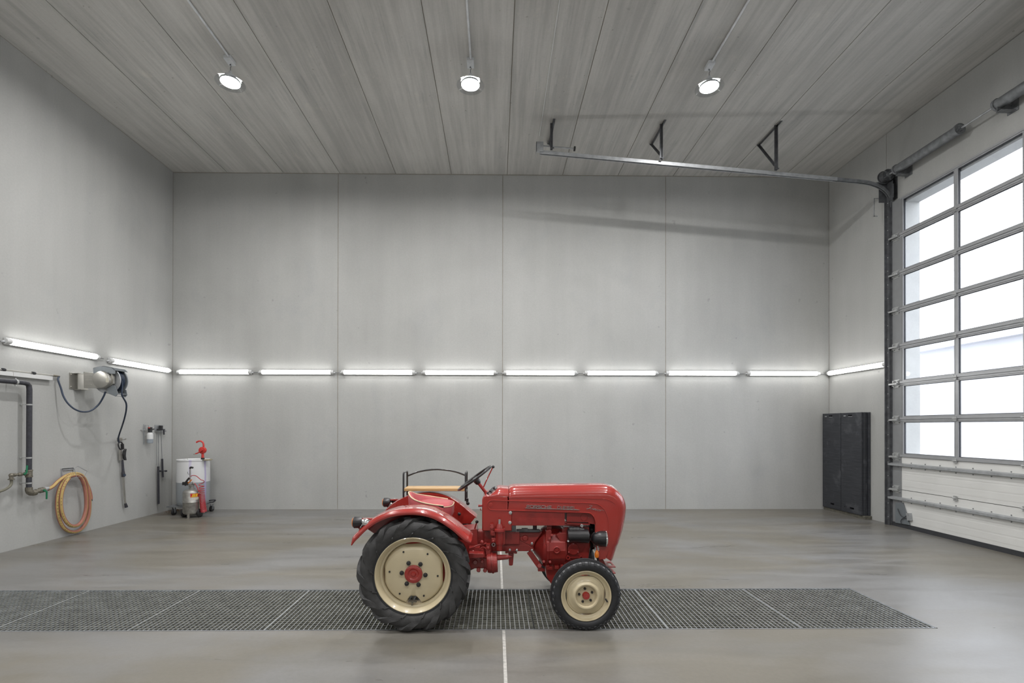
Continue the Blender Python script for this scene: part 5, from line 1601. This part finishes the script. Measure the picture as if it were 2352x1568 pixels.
# ---------------------------------------------------------------- foam bottle and small tools by the corner
BX = XL + .10
def q6(u, v, d=.10): return on(0, 320 + u / 7.125, 960 + v / 7.125, XL + d)
bc = q6(175, 410); bt = q6(175, 235)
fbk = MB().box2((XL + .001, bc.y - .05, bc.z - .02), (XL + .01, bc.y - .02, bt.z + .16))
for p, q in (((100, 120), (152, 116)), ((152, 116), (156, 190)), ((100, 120), (104, 192)), ((104, 192), (150, 196))): fbk.bar(q6(*p, .07), q6(*q, .07), .010, .010, (1, 0, 0))
fbk.bar(V((XL, q6(104, 192).y, q6(104, 192).z)), q6(104, 192, .07), .03, .008)
tag(obj('bottle_holder', fbk, M['galv'], smooth=0), 'small wire wall holder with the white foam bottle in it', 'holder')
fo = thing('foam_bottle', bc, 'small white foam bottle with grey liquid in a holder on the left wall', 'bottle')
Hh = bt.z - bc.z; zl_ = q6(175, 342).z - bc.z
obj('bottle', MB().lathe([(zl_, .054), (Hh * .8, .054), (Hh * .93, .046), (Hh, .026), (Hh + .01, .026)], bc, (0, 0, 1), 24), M['whitep'], fo)
obj('liquid_fill', MB().lathe([(0, .046), (.008, .0545), (zl_, .0545)], bc, (0, 0, 1), 24), M['liquid'], fo, label='grey liquid in the lower part')
b = MB().cyl((bc.x, bc.y, bt.z + .005), (bc.x, bc.y, bt.z + .05), .036, n=18).box((bc.x, bc.y, bt.z + .075), (.05, .06, .06)).cyl(q6(190, 195), q6(240, 178), .012, n=10).cyl(q6(205, 175), q6(205, 160), .012, n=10)
hd = obj('spray_head', b, M['black'], fo, smooth=30)
obj('dial', MB().cyl(q6(165, 165), q6(165, 150), .022, n=14), M['dred'], hd, label='red dial')

b = MB().box2((XL + .001, q6(246, 160, 0).y, q6(246, 205, 0).z), (XL + .008, q6(388, 160, 0).y, q6(300, 112, 0).z))
b.box2((XL + .001, q6(246, 210, 0).y, q6(300, 220, 0).z), (XL + .09, q6(386, 210, 0).y, q6(300, 214, 0).z))
tp_ = tag(obj('tool_plate', b, M['galv'], smooth=0), 'small steel tool plate with a hooked ledge on the left wall next to the corner', 'tool holder')
b = MB().box(q6(352, 160, .05), (.05, .06, .10)).box(q6(340, 186, .06), (.06, .12, .03))
obj('tool_block', b, M['black'], tp_, smooth=0, bevel=.006)
b = MB().bar(q6(370, 190, .10), q6(412, 185, .10), .02, .03, (1, 0, 0)).bar(q6(402, 185, .10), q6(404, 270, .10), .02, .018, (1, 0, 0)).cyl(q6(412, 208, .1), q6(440, 210, .1), .006, n=8)
obj('nozzle_gun', b, M['pipe'], tp_, smooth=30)
def small_lance(name, lab, rod, sl, r):
    t = thing(name, sl[-1], lab, 'lance')
    obj('rod', MB().tube(rod, .0055, 8), M['galvd'], t)
    obj('sleeve', MB().tube(sl, r, 14), M['pipe'], t)
    return t
l1 = small_lance('thin_lance', 'thin lance with a long dark sleeve hanging from the tool plate', [q6(311, 205, .10), q6(311, 225, .10), q6(309, 790, .07)], [q6(310, 790, .07), q6(312, 1100, .06), q6(314, 1400, .05)], .020)
l2 = small_lance('thin_lance', 'thin lance with a short dark sleeve and cross handle, nearer the corner', [q6(356, 205, .10), q6(356, 225, .10), q6(372, 665, .07)], [q6(373, 665, .07), q6(380, 860, .06), q6(385, 965, .06)], .019)
b = MB().cyl(q6(335, 866, .075), q6(445, 864, .075), .010, n=10).cyl(q6(335, 866, .075), q6(352, 866, .075), .018, n=12).cyl(q6(425, 865, .075), q6(445, 864, .075), .018, n=12)
obj('cross_handle', b, M['pipe'], l2, smooth=30)
obj('tip', MB().cyl(q6(383, 960, .06), q6(385, 1020, .06), .006, n=8), M['galvd'], l2)
b = MB().tube([q6(284, 222, .08), q6(283, 500, .04), q6(281, 770, .03)], .003, 6)
tag(obj('steel_wire', b, M['galvd']), 'very thin steel wire hanging from the tool plate beside the lances', 'wire')

# ================================================================== CORNER: DRUM, PUMP, SPRAYER
dc = V((-6.24, 9.96, 0))
def qd(u, v, Y): return pY((400 + u / 7.84, 1000 + v / 7.84), Y)
ztop = qd(360, 432, 9.80).z; zbot = .19
dol = thing('drum_dolly', (dc.x, dc.y, 0), 'low grey wheeled dolly under the white drum in the left corner', 'dolly')
b = MB().lathe([(zbot - .03, .001), (zbot - .03, .30), (zbot - .002, .30), (zbot - .002, .28)], (dc.x, dc.y, 0), (0, 0, 1), 40, caps=False).box2((dc.x - .38, dc.y - .25, zbot - .035), (dc.x - .1, dc.y + .25, zbot - .012))
obj('platform', b, M['galvd'], dol, smooth=30)
for dx, dy in ((-.25, -.22), (.26, -.19), (-.25, .22), (.26, .2)):
    c = V((dc.x + dx, dc.y + dy, .06))
    w_ = obj('caster', MB().cyl(c + V((-.02, 0, 0)), c + V((.02, 0, 0)), .06, n=24), M['black'], dol)
    obj('fork', MB().box2((c.x - .03, c.y - .02, .05), (c.x - .022, c.y + .02, zbot - .03)).box2((c.x + .022, c.y - .02, .05), (c.x + .03, c.y + .02, zbot - .03)), M['galvd'], w_, smooth=0)
hb = [qd(*p, 9.95) for p in ((640, 1200), (700, 1195), (738, 1170), (735, 1160), (660, 1165), (630, 1172))]
obj('pull_handle', MB().tube(spline(hb, 5), .012, 8), M['pipe'], dol)

drum = thing('drum', (dc.x, dc.y, zbot), 'big white translucent drum with purple drips in the left corner', 'drum')
h_ = ztop - zbot
prof = [(a_, r_ * 1.03) for a_, r_ in ((0, .001), (0, .265), (.02, .278), (.08, .287), (h_ * .5, .291), (h_ - .10, .287), (h_ - .035, .280), (h_ - .03, .290), (h_ - .005, .292), (h_, .286), (h_ - .004, .268), (h_ - .018, .262), (h_ - .018, .001))]
obj('body', MB().lathe(prof, (dc.x, dc.y, zbot), (0, 0, 1), 64, caps=False), M['dpe'], drum)
b = MB().cyl((dc.x - .14, dc.y - .02, ztop - .02), (dc.x - .14, dc.y - .02, ztop + .008), .04, n=20)
obj('bung', b, M['whitep'], drum)
# rotary hand pump
pc = V((qd(515, 400, 9.86).x, 9.86, ztop - .015))
pump = thing('rotary_pump', pc, 'red rotary hand pump with curved spout on top of the white drum', 'pump')
obj('base', MB().lathe([(0, .045), (.008, .045), (.012, .035), (.045, .034), (.05, .028)], pc, (0, 0, 1), 20), M['black'], pump)
cz = qd(512, 265, 9.86)
bd = MB().cyl(pc + V((0, 0, .045)), (pc.x, pc.y, cz.z - .05), .028, .022, n=16)
bd.lathe([(-.045, .001), (-.045, .03), (-.035, .034), (-.03, .066), (-.022, .070), (.022, .070), (.03, .066), (.035, .02), (.035, .001)], (cz.x, 9.86, cz.z), (0, 1, 0), 32, caps=False)
for k in range(6): bd.cyl((cz.x + .056 * cos(k * 1.047), 9.825, cz.z + .056 * sin(k * 1.047)), (cz.x + .056 * cos(k * 1.047), 9.835, cz.z + .056 * sin(k * 1.047)), .008, n=8)
obj('pump_body', bd, M['dred'], pump)
sp_ = spline([qd(*p, 9.86) for p in ((528, 215), (530, 180), (527, 150), (510, 118), (475, 100), (440, 102), (400, 122))], 6)
obj('spout', MB().tube(sp_, .017, 14), M['dred'], pump)
cr = obj('crank', MB().tube([qd(520, 255, 9.80), qd(470, 285, 9.80), qd(430, 312, 9.80), qd(385, 328, 9.80)], .012, 10), M['dred'], pump)
obj('grip', MB().cyl(qd(360, 336, 9.83), qd(362, 340, 9.76), .018, n=14), M['stain'], cr)
b = MB()
for k in range(9):
    c = V((pc.x + .10 + .05 * cos(k * 2.4), 9.84 + .05 * sin(k * 1.7), ztop - .012 + .006 * (k % 3)))
    b.sphere(c, .03, (1.4, 1, .35), 10, 6)
tag(obj('rag', b, M['tan']), 'crumpled dusty tan rag on top of the white drum beside the pump', 'rag')
b = MB().box((pc.x - .06, 9.84, ztop - .012), (.07, .10, .012))
tag(obj('dark_wrench', b, M['seal'], smooth=0, bevel=.003), 'small flat dark tool lying beside the red pump base on the drum', 'tool')

# stainless pressure sprayer
scx, scy, sr = qd(308, 1200, 9.49).x, 9.49, .145
spr = thing('pressure_sprayer', (scx, scy, 0), 'stainless steel pressure sprayer on wheels standing in front of the white drum', 'sprayer')
def zs_(v): return qd(308, v, scy).z
tank = [(zs_(1425), .04), (zs_(1415), .10), (zs_(1395), .132), (zs_(1365), sr), (zs_(1196), sr), (zs_(1190), sr + .004), (zs_(1184), sr), (zs_(1020), sr), (zs_(995), .134), (zs_(972), .10), (zs_(958), .05), (zs_(955), .04)]
tk = obj('tank', MB().lathe(tank, (scx, scy, 0), (0, 0, 1), 44), M['steel'], spr)
def cylpatch(u0, v0, u1, v1, e, n=6):
    rows = []
    for v in (v0, v1):
        row = []
        for k in range(n + 1):
            u = u0 + (u1 - u0) * k / n
            p = qd(u, v, scy - sr)
            a = math.asin(max(-1, min(1, (p.x - scx) * .92 / sr)))
            row.append(V((scx + (sr + e) * sin(a), scy - (sr + e) * cos(a), p.z)))
        rows.append(row)
    return MB().rings(rows, closed_u=False, caps=False)
pp = cylpatch(325, 1100, 405, 1165, .0012)
obj('paper_label', pp, M['paper'], tk, smooth=0)
stk = obj('sticker', cylpatch(288, 1050, 378, 1118, .002), M['stickred'], tk, smooth=0, label='red sticker with yellow slanted bars')
lt2 = MB()
for k in range(3):
    u = 312 + 19 * k
    q = cylpatch(u, 1056, u + 15, 1110, .0032, 2); 
    for i_ in range(3): q.v[i_] = q.v[i_] + V((.010, 0, 0))
    lt2.add(q.v, q.f)
q = cylpatch(300, 1101, 355, 1112, .0034, 3); lt2.add(q.v, q.f)
obj('print', lt2, M['stickyel'], stk, smooth=0)
for dx in (-.155, .15):
    c = V((scx + dx, scy + .03, .085))
    wh = obj('wheel', MB().lathe([(-.025, .02), (-.025, .075), (-.018, .085), (.018, .085), (.025, .075), (.025, .02)], c, (1, 0, 0), 28), M['black'], spr)
b = MB().box2((scx + .01, scy - .135, 0), (scx + .05, scy - .12, .12)).box2((scx + .01, scy - .15, 0), (scx + .05, scy - .10, .008)).cyl((scx - .16, scy + .03, .085), (scx + .16, scy + .03, .085), .010, n=10).box2((scx - .13, scy, .08), (scx + .13, scy + .06, .13))
obj('foot', b, M['stain'], spr, smooth=0)
nk = MB().lathe([(0, .05), (.02, .05), (.025, .036), (.05, .034), (.055, .045), (.075, .045), (.08, .02)], (scx + .01, scy, zs_(962)), (0, 0, 1), 20)
nk.box(qd(300, 900, scy), (.06, .05, .07)).cyl(qd(270, 900, scy), qd(350, 895, scy), .022, n=12).cyl(qd(350, 870, scy), qd(360, 850, scy), .022, n=12).sphere(qd(355, 862, scy - .01), .026).cyl(qd(320, 870, scy), qd(325, 830, scy), .008, n=8)
obj('valve_head', nk, M['steel'], spr, smooth=30)
b = MB().tube([qd(288, 850, scy), qd(288, 700, scy), qd(288, 590, scy)], .012, 10)
ms = obj('mast', b, M['stain'], spr)
obj('mast_handle', MB().tube(spline([qd(288, 595, scy), qd(292, 576, scy), qd(310, 572, scy), qd(340, 580, scy)], 4), .018, 12), M['black'], ms)
obj('mast_hook', MB().tube([qd(245, 650, scy), qd(243, 670, scy), qd(248, 690, scy), qd(282, 692, scy)], .005, 8), M['galvd'], ms)
b = MB().tube([qd(272, 762, scy - .04), qd(240, 800, scy - .04), qd(205, 848, scy - .04)], .018, 12).box(qd(200, 862, scy - .04), (.09, .05, .06)).tube([qd(180, 850, scy - .04), qd(172, 870, scy - .04)], .016, 8).tube([qd(198, 870, scy - .04), qd(204, 905, scy - .04)], .014, 8).tube([qd(225, 880, scy - .04), qd(240, 890, scy - .04)], .014, 8)
obj('spray_gun', b, M['black'], spr, smooth=30)
obj('lance_tip', MB().tube([qd(238, 870, scy - .02), qd(280, 830, scy - .02), qd(318, 792, scy - .02)], .010, 10), M['amber'], spr, label='orange-brown spray tube')
obj('side_rod', MB().tube([qd(455, 1030, scy + .02), qd(460, 1180, scy + .02), qd(458, 1325, scy + .02)], .008, 8).box(qd(458, 1030, scy), (.04, .03, .02)), M['paper'], spr)
# coiled red hose
hp = [qd(*p, scy) for p in ((292, 738), (320, 722), (360, 717), (400, 728), (440, 760), (480, 795))]
hel = []
turns = 24
for k in range(turns * 10):
    t = k / (turns * 10)
    v = 812 + (1375 - 812) * (t ** .55)
    cu = 492 + 42 * t
    c = qd(cu, v, scy + .02)
    rr = .045 + .006 * t
    a = 2 * pi * k / 10
    hel.append(c + V((rr * cos(a), rr * sin(a), 0)))
coil = obj('coil_hose', MB().tube(spline(hp, 5) + hel, .0075, 7), M['darkcoil'], spr, label='red coiled hose hanging at the right')
obj('return_hose', MB().tube(spline([qd(*p, scy - .02) for p in ((350, 850), (385, 880), (410, 920), (435, 985), (455, 1020))], 6), .008, 8), M['darkcoil'], spr)

# dry leaf litter in the corner
rnd = random.Random(3)
b = MB()
for k in range(170):
    x = XL + .06 + abs(rnd.gauss(0, .24)); y = YB - .05 - abs(rnd.gauss(0, .18))
    if x > XL + .75: continue
    s = rnd.uniform(.006, .02); a = rnd.uniform(0, pi); zz2 = rnd.uniform(.001, .012)
    u = V((cos(a), sin(a), rnd.uniform(-.3, .3))) * s; w_ = V((-sin(a), cos(a), rnd.uniform(-.3, .3))) * s * .6
    p = V((x, y, zz2 + .006))
    b.add([p - u, p - w_, p + u, p + w_, p - u + V((0, 0, .002)), p - w_ + V((0, 0, .002)), p + u + V((0, 0, .002)), p + w_ + V((0, 0, .002))], [(0, 1, 2, 3), (7, 6, 5, 4), (0, 4, 5, 1), (1, 5, 6, 2), (2, 6, 7, 3), (3, 7, 4, 0)])
o = tag(obj('leaf_litter', b, M['litter'], smooth=0), 'brown leaf litter on the floor in the left corner', 'litter')
o['kind'] = 'stuff'

# ================================================================== BLACK BOARDS AGAINST THE RIGHT WALL
def board(lab):
    t = thing('black_board', (0, 0, 0), lab, 'board', 'black plastic boards against the right wall')
    w2, h = .2725, 2.015
    b = MB().slab(0, -.019, .019, (-w2, w2), (0, h), [(-.075, .035, .075, .115), (.165, .185, .085, .105), (-.03, .08, h - .085, h - .045)])
    s = obj('panel', b, M['mat'], t, smooth=0, bevel=.003, segs=1)
    obj('hand_slot', MB().box2((-.016, -.028, h - .083), (.01, .078, h - .068)), M['galvd'], t, smooth=0)
    obj('name_plate', MB().box2((-.0205, .14, h - .072), (-.018, .20, h - .052)), M['galv'], t, smooth=0)
    return t
bx0 = 7.145
names = {(0, 0): 'tall black ribbed plastic board, front of the stack nearer the big door', (0, 1): 'black plastic board second in the stack nearer the big door, seen by its edge', (0, 2): 'black plastic board third in the stack nearer the big door, seen by its edge',
         (0, 3): 'black plastic board touching the right wall in the stack nearer the big door', (1, 0): 'tall black ribbed board with pale scuffs, front of the stack in the corner', (1, 1): 'black plastic board second in the corner stack, behind the scuffed one',
         (1, 2): 'black plastic board third in the corner stack, behind the scuffed one', (1, 3): 'black plastic board touching the right wall in the corner stack'}
bd0 = None
for st_ in range(2):
    for k in range(4):
        loc = (bx0 + .0415 * k, (9.533 if st_ == 0 else 10.092) - (.012 * (k % 2)) * (1 if st_ == 0 else 0) - (.018 if (st_ == 0 and k == 3) else 0), .066)
        if bd0 is None: bd0 = board(names[(st_, k)]); bd0.location = loc
        else: dup(bd0, loc, 0, names[(st_, k)])
tag(obj('timber_batten', MB().box2((7.15, 9.20, 0), (7.29, 10.37, .064)), M['timber'], smooth=0, bevel=.004), 'low grey timber batten under the black boards', 'timber')
